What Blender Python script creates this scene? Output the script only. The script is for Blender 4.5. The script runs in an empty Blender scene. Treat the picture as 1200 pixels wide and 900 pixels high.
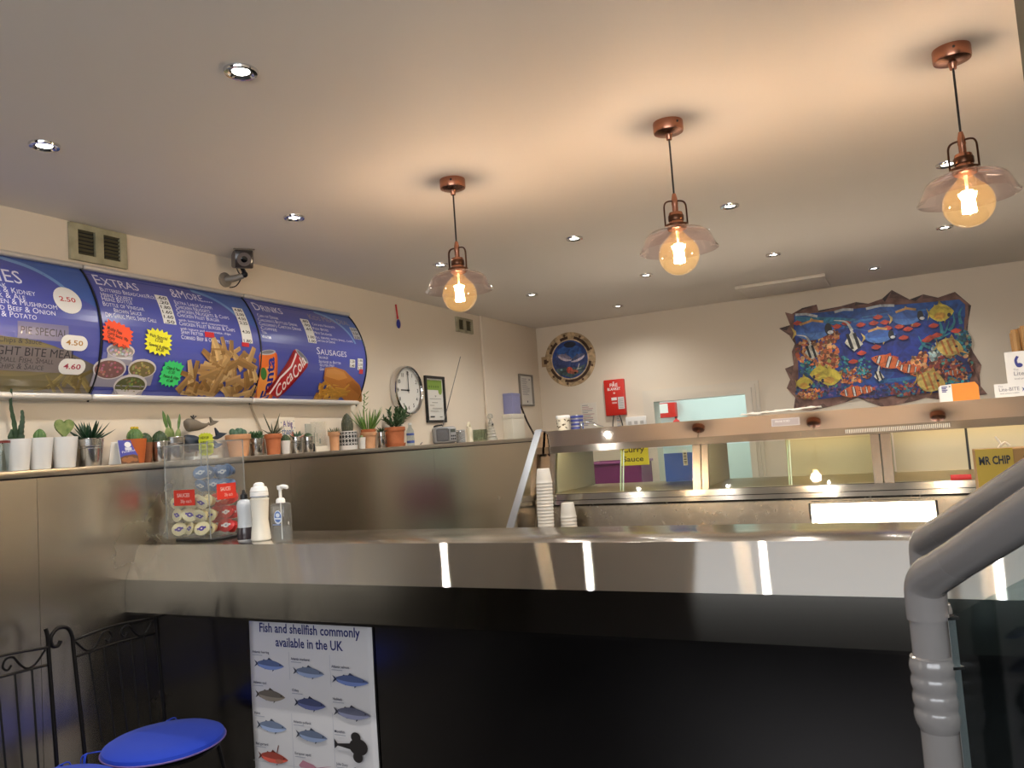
import bpy, bmesh, math, random
from mathutils import Vector, Matrix
random.seed(7)
PI = math.pi
scene = bpy.context.scene
COL = scene.collection

# ------------------------------------------------------------------ helpers
def lin(c):
    return c / 12.92 if c <= 0.04045 else ((c + 0.055) / 1.055) ** 2.4
def rgb(r, g, b):
    return (lin(r / 255), lin(g / 255), lin(b / 255), 1.0)

MATS = {}
def mat(name, col=(200, 200, 200), rough=0.5, metal=0.0, emit=None, strength=0.0, coat=0.0, spec=0.5,
        noise=None, bump=None, trans=0.0):
    if name in MATS:
        return MATS[name]
    m = bpy.data.materials.new(name); m.use_nodes = True
    nt = m.node_tree; b = nt.nodes['Principled BSDF']
    c = rgb(*col)
    b.inputs['Base Color'].default_value = c
    b.inputs['Roughness'].default_value = rough
    b.inputs['Metallic'].default_value = metal
    b.inputs['Coat Weight'].default_value = coat
    b.inputs['Coat Roughness'].default_value = 0.12
    b.inputs['Specular IOR Level'].default_value = spec
    if trans: b.inputs['Transmission Weight'].default_value = trans
    if emit:
        b.inputs['Emission Color'].default_value = rgb(*emit)
        b.inputs['Emission Strength'].default_value = strength
    if noise:      # (second colour, scale, stretch)
        tc = nt.nodes.new('ShaderNodeTexCoord'); mp = nt.nodes.new('ShaderNodeMapping')
        nz = nt.nodes.new('ShaderNodeTexNoise'); rp = nt.nodes.new('ShaderNodeValToRGB')
        mp.inputs['Scale'].default_value = noise[2] if len(noise) > 2 else (1, 1, 1)
        nz.inputs['Scale'].default_value = noise[1]; nz.inputs['Detail'].default_value = 4
        nt.links.new(tc.outputs['Object'], mp.inputs['Vector']); nt.links.new(mp.outputs[0], nz.inputs['Vector'])
        nt.links.new(nz.outputs['Fac'], rp.inputs['Fac'])
        rp.color_ramp.elements[0].color = c; rp.color_ramp.elements[0].position = 0.35
        rp.color_ramp.elements[1].color = rgb(*noise[0]); rp.color_ramp.elements[1].position = 0.65
        nt.links.new(rp.outputs['Color'], b.inputs['Base Color'])
    if bump:       # (scale, strength, distance, stretch)
        tc = nt.nodes.new('ShaderNodeTexCoord'); mp = nt.nodes.new('ShaderNodeMapping')
        nz = nt.nodes.new('ShaderNodeTexNoise'); bp = nt.nodes.new('ShaderNodeBump')
        mp.inputs['Scale'].default_value = bump[3] if len(bump) > 3 else (1, 1, 1)
        nz.inputs['Scale'].default_value = bump[0]; nz.inputs['Detail'].default_value = 2
        bp.inputs['Strength'].default_value = bump[1]; bp.inputs['Distance'].default_value = bump[2]
        nt.links.new(tc.outputs['Object'], mp.inputs['Vector']); nt.links.new(mp.outputs[0], nz.inputs['Vector'])
        nt.links.new(nz.outputs['Fac'], bp.inputs['Height']); nt.links.new(bp.outputs[0], b.inputs['Normal'])
    MATS[name] = m
    return m

def steel(name, col, rough, brush=(1, 0, 0), aniso=0.75, wave=None, smear=None):
    """brushed sheet steel: anisotropic gloss along the brush lines, faint dents, smears that change its gloss"""
    if name in MATS:
        return MATS[name]
    m = bpy.data.materials.new(name); m.use_nodes = True
    nt = m.node_tree; b = nt.nodes['Principled BSDF']; L = nt.links.new
    b.inputs['Base Color'].default_value = rgb(*col); b.inputs['Metallic'].default_value = 1
    b.inputs['Roughness'].default_value = rough
    b.inputs['Anisotropic'].default_value = aniso
    cx = nt.nodes.new('ShaderNodeCombineXYZ')
    for i, v in enumerate(brush): cx.inputs[i].default_value = v
    L(cx.outputs[0], b.inputs['Tangent'])
    tc = nt.nodes.new('ShaderNodeTexCoord')
    if smear:
        nz = nt.nodes.new('ShaderNodeTexNoise'); nz.inputs['Scale'].default_value = smear[0]; nz.inputs['Detail'].default_value = 5
        mr = nt.nodes.new('ShaderNodeMapRange')
        mr.inputs[1].default_value = 0.35; mr.inputs[2].default_value = 0.7
        mr.inputs[3].default_value = rough; mr.inputs[4].default_value = rough + smear[1]
        L(tc.outputs['Object'], nz.inputs['Vector']); L(nz.outputs['Fac'], mr.inputs[0]); L(mr.outputs[0], b.inputs['Roughness'])
    if wave:
        nz = nt.nodes.new('ShaderNodeTexNoise'); nz.inputs['Scale'].default_value = wave[0]; nz.inputs['Detail'].default_value = 1
        bp = nt.nodes.new('ShaderNodeBump'); bp.inputs['Strength'].default_value = 1; bp.inputs['Distance'].default_value = wave[1]
        L(tc.outputs['Object'], nz.inputs['Vector']); L(nz.outputs['Fac'], bp.inputs['Height']); L(bp.outputs[0], b.inputs['Normal'])
    MATS[name] = m
    return m

def brushed(name, col, rough, aniso, brush=(1, 0, 0), wave=None):
    """long-grained brushed sheet: tight along the brush lines, long highlights across them"""
    if name in MATS:
        return MATS[name]
    m = bpy.data.materials.new(name); m.use_nodes = True
    nt = m.node_tree; nt.nodes.clear(); L = nt.links.new
    out = nt.nodes.new('ShaderNodeOutputMaterial'); g = nt.nodes.new('ShaderNodeBsdfAnisotropic'); g.distribution = 'BECKMANN'
    g.inputs['Color'].default_value = rgb(*col); g.inputs['Roughness'].default_value = rough; g.inputs['Anisotropy'].default_value = aniso
    cx = nt.nodes.new('ShaderNodeCombineXYZ')
    for i, v in enumerate(brush): cx.inputs[i].default_value = v
    L(cx.outputs[0], g.inputs['Tangent']); L(g.outputs[0], out.inputs[0])
    if wave:
        tc = nt.nodes.new('ShaderNodeTexCoord'); nz = nt.nodes.new('ShaderNodeTexNoise'); nz.inputs['Scale'].default_value = wave[0]; nz.inputs['Detail'].default_value = 1
        bp = nt.nodes.new('ShaderNodeBump'); bp.inputs['Strength'].default_value = 1; bp.inputs['Distance'].default_value = wave[1]
        L(tc.outputs['Object'], nz.inputs['Vector']); L(nz.outputs['Fac'], bp.inputs['Height']); L(bp.outputs[0], g.inputs['Normal'])
    MATS[name] = m
    return m

def glass(name, tint=(255, 255, 255), refl=1.0, rough=0.02, ior=1.45, glow=None, haze=0.0):
    """clear thin-walled glass or acrylic"""
    if name in MATS:
        return MATS[name]
    m = bpy.data.materials.new(name); m.use_nodes = True
    nt = m.node_tree; nt.nodes.clear()
    out = nt.nodes.new('ShaderNodeOutputMaterial'); mx = nt.nodes.new('ShaderNodeMixShader')
    tr = nt.nodes.new('ShaderNodeBsdfTransparent'); gl = nt.nodes.new('ShaderNodeBsdfGlossy'); fr = nt.nodes.new('ShaderNodeFresnel')
    mu = nt.nodes.new('ShaderNodeMath'); mu.operation = 'MULTIPLY'; mu.inputs[1].default_value = refl
    tr.inputs[0].default_value = rgb(*tint); gl.inputs['Color'].default_value = (1, 1, 1, 1); gl.inputs['Roughness'].default_value = rough
    fr.inputs[0].default_value = ior
    L = nt.links.new
    ge = nt.nodes.new('ShaderNodeNewGeometry'); sb = nt.nodes.new('ShaderNodeMath'); sb.operation = 'SUBTRACT'; sb.inputs[0].default_value = 1
    m2 = nt.nodes.new('ShaderNodeMath'); m2.operation = 'MULTIPLY'
    L(ge.outputs['Backfacing'], sb.inputs[1]); L(fr.outputs[0], mu.inputs[0]); L(mu.outputs[0], m2.inputs[0]); L(sb.outputs[0], m2.inputs[1]); L(m2.outputs[0], mx.inputs[0]); L(tr.outputs[0], mx.inputs[1]); L(gl.outputs[0], mx.inputs[2]); 
    if haze:      # diffuse scatter mixed in so dark-looking clear plastic comes out paler
        df = nt.nodes.new('ShaderNodeBsdfDiffuse'); df.inputs[0].default_value = (.8, .8, .8, 1); tl = nt.nodes.new('ShaderNodeBsdfTranslucent'); tl.inputs[0].default_value = (.8, .8, .8, 1)
        a2 = nt.nodes.new('ShaderNodeMixShader'); a2.inputs[0].default_value = .5; L(df.outputs[0], a2.inputs[1]); L(tl.outputs[0], a2.inputs[2])
        hz = nt.nodes.new('ShaderNodeMixShader'); hz.inputs[0].default_value = haze; L(mx.outputs[0], hz.inputs[1]); L(a2.outputs[0], hz.inputs[2]); mx = hz
    if glow:      # lit lamp glass
        em = nt.nodes.new('ShaderNodeEmission'); em.inputs[0].default_value = rgb(*glow[0]); em.inputs[1].default_value = glow[1]
        ad = nt.nodes.new('ShaderNodeAddShader'); L(mx.outputs[0], ad.inputs[0]); L(em.outputs[0], ad.inputs[1]); L(ad.outputs[0], out.inputs[0])
    else: L(mx.outputs[0], out.inputs[0])
    MATS[name] = m
    return m

def printed(name, rough=0.45, coat=0.0, spec=0.5, mottle=None):
    """printed or painted artwork: flat ink colours kept per polygon"""
    if name in MATS:
        return MATS[name]
    m = bpy.data.materials.new(name); m.use_nodes = True
    nt = m.node_tree; b = nt.nodes['Principled BSDF']
    a = nt.nodes.new('ShaderNodeVertexColor'); a.layer_name = 'Ink'
    nt.links.new(a.outputs['Color'], b.inputs['Base Color'])
    if mottle:     # painterly brush texture in the print
        tc = nt.nodes.new('ShaderNodeTexCoord'); nz = nt.nodes.new('ShaderNodeTexNoise'); nz.inputs['Scale'].default_value = mottle[0]; nz.inputs['Detail'].default_value = 4; nz.inputs['Distortion'].default_value = 1.2
        mr = nt.nodes.new('ShaderNodeMapRange'); mr.inputs[1].default_value = .3; mr.inputs[2].default_value = .7; mr.inputs[3].default_value = 1 - mottle[1]; mr.inputs[4].default_value = 1 + mottle[1]
        mu = nt.nodes.new('ShaderNodeVectorMath'); mu.operation = 'SCALE'
        nt.links.new(tc.outputs['Object'], nz.inputs['Vector']); nt.links.new(nz.outputs['Fac'], mr.inputs[0]); nt.links.new(a.outputs['Color'], mu.inputs[0]); nt.links.new(mr.outputs[0], mu.inputs['Scale']); nt.links.new(mu.outputs[0], b.inputs['Base Color'])
    b.inputs['Roughness'].default_value = rough; b.inputs['Coat Weight'].default_value = coat; b.inputs['Coat Roughness'].default_value = 0.06
    b.inputs['Specular IOR Level'].default_value = spec
    MATS[name] = m
    return m

def tag(o, label=None, cat=None, group=None, kind=None):
    if label: o['label'] = label
    if cat: o['category'] = cat
    if group: o['group'] = group
    if kind: o['kind'] = kind
    return o

def thing(name, label, cat, loc=(0, 0, 0), rz=0.0, group=None):
    o = bpy.data.objects.new(name, None); COL.objects.link(o)
    o.location = loc; o.rotation_euler = (0, 0, rz); o.empty_display_size = 0.05
    return tag(o, label, cat, group)

def dup(root, loc, rz=None, label=None):
    r = root.copy(); COL.objects.link(r); r.location = loc
    if rz is not None: r.rotation_euler = (0, 0, rz)
    if label: r['label'] = label
    for ch in list(root.children):
        c = ch.copy(); COL.objects.link(c); c.parent = r
        for g in list(ch.children):
            d = g.copy(); COL.objects.link(d); d.parent = c
    return r

class MB:
    def __init__(s): s.bm = bmesh.new(); s.mi = 0
    def _f(s, vs):
        try:
            f = s.bm.faces.new(vs); f.material_index = s.mi; return f
        except ValueError:
            return None
    def box(s, c, d, rot=None, bevel=0.0, seg=2):
        c = Vector(c); h = Vector(d) / 2
        R = rot if rot is not None else Matrix.Identity(3)
        vs = [s.bm.verts.new(c + R @ Vector((sx * h.x, sy * h.y, sz * h.z))) for sx in (-1, 1) for sy in (-1, 1) for sz in (-1, 1)]
        fs = [s._f([vs[i] for i in q]) for q in ((0, 1, 3, 2), (4, 6, 7, 5), (0, 4, 5, 1), (2, 3, 7, 6), (0, 2, 6, 4), (1, 5, 7, 3))]
        if bevel > 0:
            es = list({e for f in fs for e in f.edges})
            r = bmesh.ops.bevel(s.bm, geom=es, offset=bevel, segments=seg, affect='EDGES', profile=0.5)
            for f in r['faces']: f.material_index = s.mi
        return s
    def span(s, a, b, bevel=0.0, seg=2):
        a = Vector(a); b = Vector(b)
        return s.box((a + b) / 2, [abs(v) for v in (b - a)], None, bevel, seg)
    def prism(s, poly, d0, d1, axis='y'):
        """extrude a 2-D outline; axis is the extrusion axis, the outline lies in the other two (in x,y,z order)"""
        def P(p, d):
            if axis == 'x': return (d, p[0], p[1])
            if axis == 'y': return (p[0], d, p[1])
            return (p[0], p[1], d)
        A = [s.bm.verts.new(P(p, d0)) for p in poly]; B = [s.bm.verts.new(P(p, d1)) for p in poly]
        n = len(poly)
        for i in range(n): s._f([A[i], A[(i + 1) % n], B[(i + 1) % n], B[i]])
        s._f(A[::-1]); s._f(B)
        return s
    def lathe(s, prof, seg=24, c=(0, 0, 0), squash=(1, 1), M=None, ribs=0, amp=0.0):
        rings = []
        c = Vector(c)
        for r, z in prof:
            if r < 1e-6:
                p = Vector((0, 0, z)); p = (M @ p) if M else p
                rings.append([s.bm.verts.new(c + p)])
            else:
                ring = []
                for i in range(seg):
                    a = 2 * PI * i / seg
                    rr = r * (1 + (amp * math.cos(ribs * a) if ribs else 0))
                    p = Vector((rr * math.cos(a) * squash[0], rr * math.sin(a) * squash[1], z)); p = (M @ p) if M else p
                    ring.append(s.bm.verts.new(c + p))
                rings.append(ring)
        for A, B in zip(rings, rings[1:]):
            if len(A) == 1 and len(B) == 1: continue
            for i in range(seg):
                j = (i + 1) % seg
                if len(A) == 1: s._f([A[0], B[j], B[i]])
                elif len(B) == 1: s._f([A[i], A[j], B[0]])
                else: s._f([A[i], A[j], B[j], B[i]])
        return s
    def cyl(s, p0, p1, r0, r1=None, seg=20):
        r1 = r0 if r1 is None else r1
        return s.tube([p0, p1], [r0, r1], seg)
    def tube(s, pts, r, seg=8, flat=None):
        """sweep a circle along pts; r a radius or list; flat=(w, h) factors squash the section"""
        pts = [Vector(p) for p in pts]; n = len(pts)
        rs = r if isinstance(r, (list, tuple)) else [r] * n
        t0 = (pts[1] - pts[0]).normalized()
        up = Vector((0, 0, 1)) if abs(t0.z) < 0.9 else Vector((1, 0, 0))
        nrm = (up - t0 * up.dot(t0)).normalized(); rings = []
        for i in range(n):
            t = ((pts[min(i + 1, n - 1)] - pts[max(i - 1, 0)])).normalized()
            nrm = (nrm - t * nrm.dot(t)); nrm = nrm.normalized() if nrm.length > 1e-6 else t.orthogonal().normalized()
            b = t.cross(nrm)
            if rs[i] < 1e-6:
                rings.append([s.bm.verts.new(pts[i])]); continue
            fx, fy = flat if flat else (1, 1)
            rings.append([s.bm.verts.new(pts[i] + (nrm * math.cos(2 * PI * k / seg) * fy + b * math.sin(2 * PI * k / seg) * fx) * rs[i]) for k in range(seg)])
        for A, B in zip(rings, rings[1:]):
            for k in range(seg):
                j = (k + 1) % seg
                if len(A) == 1 and len(B) == 1: continue
                if len(A) == 1: s._f([A[0], B[j], B[k]])
                elif len(B) == 1: s._f([A[k], A[j], B[0]])
                else: s._f([A[k], A[j], B[j], B[k]])
        if len(rings[0]) > 1: s._f(rings[0][::-1])
        if len(rings[-1]) > 1: s._f(rings[-1])
        return s
    def ball(s, c, r, sc=(1, 1, 1), seg=16, rings=10, M=None, ribs=0, amp=0.0):
        prof = [(math.sin(PI * i / rings) * r, -math.cos(PI * i / rings) * r * sc[2]) for i in range(rings + 1)]
        prof[0] = (0, prof[0][1]); prof[-1] = (0, prof[-1][1])
        return s.lathe(prof, seg, c, (sc[0], sc[1]), M, ribs, amp)
    def build(s, name, m, parent=None, loc=(0, 0, 0), rz=0.0, angle=40, off=None):
        bm = s.bm
        bmesh.ops.remove_doubles(bm, verts=bm.verts, dist=1e-6)
        bmesh.ops.recalc_face_normals(bm, faces=bm.faces)
        if off is not None: bmesh.ops.translate(bm, verts=bm.verts, vec=Vector(off))
        me = bpy.data.meshes.new(name); bm.to_mesh(me); bm.free()
        for mm in (m if isinstance(m, (list, tuple)) else [m]): me.materials.append(mm)
        if angle:
            me.polygons.foreach_set('use_smooth', [True] * len(me.polygons))
            me.set_sharp_from_angle(angle=math.radians(angle))
        o = bpy.data.objects.new(name, me); COL.objects.link(o)
        o.location = loc; o.rotation_euler = (0, 0, rz)
        if parent: o.parent = parent
        return o

def curve(pts, n=8):
    """Catmull-Rom through the points"""
    P = [Vector(p) for p in pts]; out = []
    for i in range(len(P) - 1):
        a = P[max(i - 1, 0)]; b = P[i]; c = P[i + 1]; d = P[min(i + 2, len(P) - 1)]
        for k in range(n):
            t = k / n
            out.append(0.5 * ((2 * b) + (c - a) * t + (2 * a - 5 * b + 4 * c - d) * t * t + (3 * b - a - 3 * c + d) * t ** 3))
    out.append(P[-1]); return out

_TXT = {}
def glyphs(body, caps=False, bold=0.0):
    """outline of a line of text as (verts, faces, x0, x1, cap height)"""
    key = (body, caps, bold)
    if key in _TXT: return _TXT[key]
    cu = bpy.data.curves.new('lettering', 'FONT'); cu.body = body; cu.size = 1; cu.resolution_u = 2
    cu.offset = bold; cu.fill_mode = 'FRONT'
    if caps:
        cu.small_caps_scale = 0.78
        for i, ch in enumerate(body):
            if ch.islower(): cu.body_format[i].use_small_caps = True
    ob = bpy.data.objects.new('lettering', cu); COL.objects.link(ob)
    dg = bpy.context.evaluated_depsgraph_get(); dg.update()
    me = ob.evaluated_get(dg).to_mesh()
    vs = [(v.co.x, v.co.y) for v in me.vertices]; fs = [tuple(p.vertices) for p in me.polygons]
    ob.evaluated_get(dg).to_mesh_clear()
    bpy.data.objects.remove(ob); bpy.data.curves.remove(cu)
    if not vs: vs = [(0, 0), (0.1, 0), (0.1, 0.1)]; fs = []
    xs = [v[0] for v in vs]
    _TXT[key] = (vs, fs, min(xs), max(xs)); return _TXT[key]

class Art:
    """flat artwork in (u, v) metres, stacked in layers a fraction of a millimetre thick"""
    def __init__(s, step=0.0001):
        s.bm = bmesh.new(); s.lay = s.bm.loops.layers.float_color.new('Ink'); s.k = 1; s.step = step; s.gain = 1.0
    def face(s, pts, col):
        vs = [s.bm.verts.new((p[0], p[1], s.k * s.step)) for p in pts]
        try: f = s.bm.faces.new(vs)
        except ValueError: return
        if f.calc_area() < 1e-10: pass
        f.normal_update()
        if f.normal.z < 0: f.normal_flip()
        c = rgb(*[min(255, x * s.gain) for x in col])
        for l in f.loops: l[s.lay] = c
    def up(s, n=1): s.k += n; return s
    def poly(s, pts, col): s.up(); s.face(pts, col); return s
    def rect(s, u0, v0, u1, v1, col): return s.poly([(u0, v0), (u1, v0), (u1, v1), (u0, v1)], col)
    def ell(s, u, v, a, b, col, rot=0.0, n=20, arc=(0, 2 * PI), up=True):
        if up: s.up()
        full = abs(arc[1] - arc[0] - 2 * PI) < 1e-6
        P = []
        for i in range(n if full else n + 1):
            t = arc[0] + (arc[1] - arc[0]) * i / n
            x, y = a * math.cos(t), b * math.sin(t)
            P.append((u + x * math.cos(rot) - y * math.sin(rot), v + x * math.sin(rot) + y * math.cos(rot)))
        s.face(P, col); return s
    def line(s, pts, w, col, up=True, taper=False):
        if up: s.up()
        P = [Vector((p[0], p[1])) for p in pts]; n = len(P)
        Ls, Rs = [], []
        for i in range(n):
            t = (P[min(i + 1, n - 1)] - P[max(i - 1, 0)]).normalized(); q = Vector((-t.y, t.x))
            ww = w / 2 * ((1 - 0.85 * i / (n - 1)) if taper else 1)
            Ls.append(P[i] + q * ww); Rs.append(P[i] - q * ww)
        for i in range(n - 1): s.face([Ls[i], Rs[i], Rs[i + 1], Ls[i + 1]], col)
        return s
    def text(s, body, u, v, cap, col, width=None, caps=False, bold=0.0, rot=0.0, align='L', shear=0.0):
        s.up()
        vs, fs, x0, x1 = glyphs(body, caps, bold)
        sy = cap / 0.72; sx = (width / max(x1 - x0, 1e-6)) if width else sy
        w = (x1 - x0) * sx; o = 0 if align == 'L' else (-w / 2 if align == 'C' else -w)
        cr, sr = math.cos(rot), math.sin(rot); Q = []
        for x, y in vs:
            a = (x - x0) * sx + o + shear * y * sy; b = y * sy
            Q.append((u + a * cr - b * sr, v + a * sr + b * cr))
        for f in fs: s.face([Q[i] for i in f], col)
        return s
    def fish(s, u, v, L, H, col, d=1, rot=0.0, belly=None, fin=None, tail=True, eye=True, kind='plain'):
        cr, sr = math.cos(rot), math.sin(rot)
        T = lambda x, y: (u + (x * d) * cr - y * sr, v + (x * d) * sr + y * cr)
        fin = fin or tuple(int(c * 0.75) for c in col)
        s.up()
        if tail: s.face([T(-L * .36, 0), T(-L * .52, H * .36), T(-L * .46, 0), T(-L * .52, -H * .36)], fin)
        s.face([T(-L * .1, H * .35), T(-L * .02, H * .72), T(L * .14, H * .42)], fin)
        s.face([T(-L * .26, H * .25), T(-L * .2, H * .52), T(-L * .08, H * .35)], fin)
        s.face([T(-L * .22, -H * .22), T(-L * .16, -H * .5), T(-L * .02, -H * .35)], fin)
        s.face([T(L * .1, -H * .35), T(L * .1, -H * .66), T(L * .2, -H * .3)], fin)
        s.up()
        N = 12; topp = [T(-L * .4 + L * .9 * i / N, H * .5 * math.sin(PI * (0.1 + .9 * i / N)) ** .8 * (1 if i < N else 0)) for i in range(N + 1)]
        bot = [T(-L * .4 + L * .9 * i / N, -H * .5 * math.sin(PI * (0.1 + .9 * i / N)) ** .8 * (1 if i < N else 0)) for i in range(N + 1)]
        s.face(topp + bot[-2::-1], col)
        if belly:
            s.up(); mid = [T(-L * .4 + L * .9 * i / N, -H * .12 * math.sin(PI * i / N)) for i in range(N + 1)]
            s.face(mid + bot[-2:0:-1], belly)
        if eye: s.ell(*T(L * .36, H * .1), H * .07, H * .07, (15, 15, 20), n=8)
        return s
    def build(s, name, fmap, m, parent=None, cuts=None, loc=(0, 0, 0)):
        bm = s.bm
        if cuts:
            for v in cuts:
                bmesh.ops.bisect_plane(bm, geom=bm.verts[:] + bm.edges[:] + bm.faces[:], plane_co=(0, v, 0), plane_no=(0, 1, 0))
        bmesh.ops.triangulate(bm, faces=[f for f in bm.faces if len(f.verts) > 4])
        for v in bm.verts: v.co = Vector(fmap(v.co.x, v.co.y, v.co.z)) - Vector(loc)
        me = bpy.data.meshes.new(name); bm.to_mesh(me); bm.free()
        me.materials.append(m)
        o = bpy.data.objects.new(name, me); COL.objects.link(o)
        if parent: o.parent = parent
        return o

# ------------------------------------------------------------------ the place: sizes in metres
XW, YB, HC = -3.041, 6.70, 2.50          # left wall, back wall, ceiling
XR, YF = 2.30, -1.60                     # right wall, shop front
XC = -2.915                              # steel cladding face on the left wall
LEDGE = 1.470

M_ceil = mat('ceiling_paint', (226, 219, 210), 0.62, bump=(3.0, 0.5, 0.004))
M_wall = mat('wall_paint', (224, 211, 192), 0.6, bump=(60, 0.15, 0.002))
M_floor = mat('floor_vinyl', (36, 37, 42), 0.4, noise=((28, 29, 33), 9))
M_white = mat('white_plastic', (235, 233, 228), 0.35)
M_gloss = mat('white_gloss_paint', (220, 210, 194), 0.3)
M_black = mat('black_plastic', (20, 20, 22), 0.4)
M_iron = mat('wrought_iron', (26, 24, 24), 0.42, 0.6)
M_chrome = mat('chrome', (220, 220, 222), 0.12, 1.0)
M_copper = mat('brushed_copper', (178, 124, 100), 0.27, 1.0)
M_bronze = mat('aged_copper', (96, 66, 50), 0.35, 1.0)
M_clad = steel('cladding_steel', (186, 177, 162), 0.25, (0, 0, 1), 0.6, wave=(1.0, 0.003), smear=(1.5, 0.03))
M_nose = brushed('counter_steel', (174, 171, 165), 0.175, 0.93, (1, 0, 0), wave=(1.8, 0.002))
M_top = steel('counter_top_steel', (190, 184, 174), 0.16, (1, 0, 0), 0.3, wave=(3.5, 0.005), smear=(6, 0.06))
M_range = steel('range_steel', (192, 182, 168), 0.11, (0, 0, 1), 0.2, wave=(3, 0.002), smear=(14, 0.06))
M_bright = steel('polished_steel', (168, 162, 152), 0.11, (0, 0, 1), 0.4, smear=(10, 0.05))
M_inner = steel('warm_inner_steel', (188, 178, 152), 0.45, (1, 0, 0), 0.5)
M_kick = steel('dark_kick_panel', (96, 93, 92), 0.16, (1, 0, 0), 0.3, smear=(2, 0.1))
M_print = printed('printed_ink', 0.5)
M_board = printed('printed_menu_film', 0.28, 0.6)

def struct(name, mb, m, label=None, cat=None):
    o = mb.build(name, m); o['kind'] = 'structure'
    if label: o['label'] = label; o['category'] = cat
    return o

# floor, ceiling, walls --------------------------------------------------
struct('floor', MB().span((XW - .1, YF - .1, -.1), (XR + .1, 9.2, 0)), M_floor, 'dark grey vinyl floor below the counter', 'floor')
struct('ceiling', MB().span((XW - .1, YF - .1, HC), (XR + .1, 9.2, HC + .1)), M_ceil, 'white painted ceiling with downlights and pendants', 'ceiling')
struct('wall_left', MB().span((XW - .12, YF - .1, 0), (XW, YB + .12, HC)), M_wall, 'cream wall behind the menu boards and the cactus ledge', 'wall')
struct('trim_8', MB().span((XR - .02, YF, 0), (XR, YB, .95), .004), mat('reflection_dimmer', (46, 44, 44), .5), 'added unseen dark panelling that dims reflections in the steel cladding', 'panelling')  # added out of view to darken what the steel cladding reflects
struct('wall_right', MB().span((XR, YF - .1, 0), (XR + .1, 9.2, HC)), M_wall, 'cream wall beyond the photo, right of the counter', 'wall')
DX0, DX1, DZ = -1.93, -1.14, 1.715        # kitchen doorway
b = MB(); b.span((XW, YB, 0), (DX0, YB + .12, HC)); b.span((DX1, YB, 0), (XR, YB + .12, HC)); b.span((DX0, YB, DZ), (DX1, YB + .12, HC))
struct('wall_back', b, M_wall, 'cream end wall carrying the coral reef mural', 'wall')
b = MB(); WX0, WX1, WZ0, WZ1 = -1.6, 2.0, 1.25, 2.3
b.span((XW, YF - .1, 0), (XR, YF, WZ0)); b.span((XW, YF - .1, WZ1), (XR, YF, HC)); b.span((XW, YF - .1, WZ0), (WX0, YF, WZ1)); b.span((WX1, YF - .1, WZ0), (XR, YF, WZ1))
struct('wall_front', b, mat('front_wall_paint', (44, 42, 44), 0.6), 'dark shop front wall behind the camera', 'wall')
b = MB(); b.span((WX0, YF - .08, WZ0), (WX0 + .05, YF - .03, WZ1)); b.span((WX1 - .05, YF - .08, WZ0), (WX1, YF - .03, WZ1)); b.span((WX0 + .05, YF - .08, WZ0), (WX1 - .05, YF - .03, WZ0 + .05)); b.span((WX0 + .05, YF - .08, WZ1 - .05), (WX1 - .05, YF - .03, WZ1)); b.span((.17, YF - .08, WZ0 + .05), (.23, YF - .03, WZ1 - .05))
struct('window_1', b, M_gloss, 'white shop window frame behind the camera', 'window')
b = MB(); b.span((-3.4, 8.42, 0), (.4, 8.5, HC)); b.span((-3.4, YB + .12, 0), (-3.32, 8.42, HC)); b.span((.32, YB + .12, 0), (.4, 8.42, HC))
struct('wall_kitchen', b, mat('kitchen_paint', (210, 224, 220), 0.6), 'pale mint kitchen wall seen through the doorway', 'wall')
b = MB()
DO = .03                                  # how far the lining covers the opening edge
for a0, a1, d in ((.10, .074, .016), (.074, .045, .034), (.045, -.006, .054)):
    b.span((DX0 - a0, YB - d, .05), (DX0 - a1, YB, DZ + a1)); b.span((DX1 + a1, YB - d, .05), (DX1 + a0, YB, DZ + a1)); b.span((DX0 - a0, YB - d, DZ + a1), (DX1 + a0, YB, DZ + a0))
b.span((DX0, YB + .0005, .05), (DX0 + .006, YB + .125, DZ - .006)); b.span((DX1 - .006, YB + .0005, .05), (DX1, YB + .125, DZ - .006)); b.span((DX0, YB + .0005, DZ - .006), (DX1, YB + .125, DZ - .0005))
struct('door_1', b, M_gloss, 'white moulded door frame of the kitchen doorway', 'door frame')
# boxed pipe in the corner, steel cladding and its dark seams
struct('trim_1', MB().span((XW, 5.62, LEDGE), (XW + .024, YB, HC), .008), M_wall, 'shallow boxed-in strip of wall beside the corner', 'trim')
b = MB()
ys = [YF, 0.35, 1.836, 3.192, 4.606, YB]
for a, c in zip(ys, ys[1:]): b.span((XW, a + .0008, .0), (XC, c - .0008, 1.437))
struct('trim_2', b, M_clad, 'brushed steel cladding panels below the cactus ledge', 'wall cladding')
b = MB(); b.span((XW, YF, 1.443), (XC + .008, YB, LEDGE), .003)
for i, y in enumerate(ys[1:-1]): struct('trim_%d' % (5 + i), MB().span((XC - .02, y - .0007, 0), (XC - .004, y + .0007, 1.436)), M_black, 'dark upright seam in the cladding, number %d along the wall' % i, 'seam')
lg = b.build('ledge', steel('ledge_steel', (176, 168, 156), 0.3, (0, 1, 0), 0.5))
tag(lg, 'long steel ledge along the wall, holding the cactus pots', 'ledge')
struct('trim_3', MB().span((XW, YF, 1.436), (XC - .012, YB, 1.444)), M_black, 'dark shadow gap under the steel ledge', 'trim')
# pillar at the edge of the photo
px, py = .356, 2.333
struct('trim_4', MB().span((px, 1.96, 0), (px + .09, py, HC)), mat('pillar_paint', (70, 74, 66), 0.5), 'dark grey-green pillar edge at the upper right corner', 'pillar')

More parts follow.
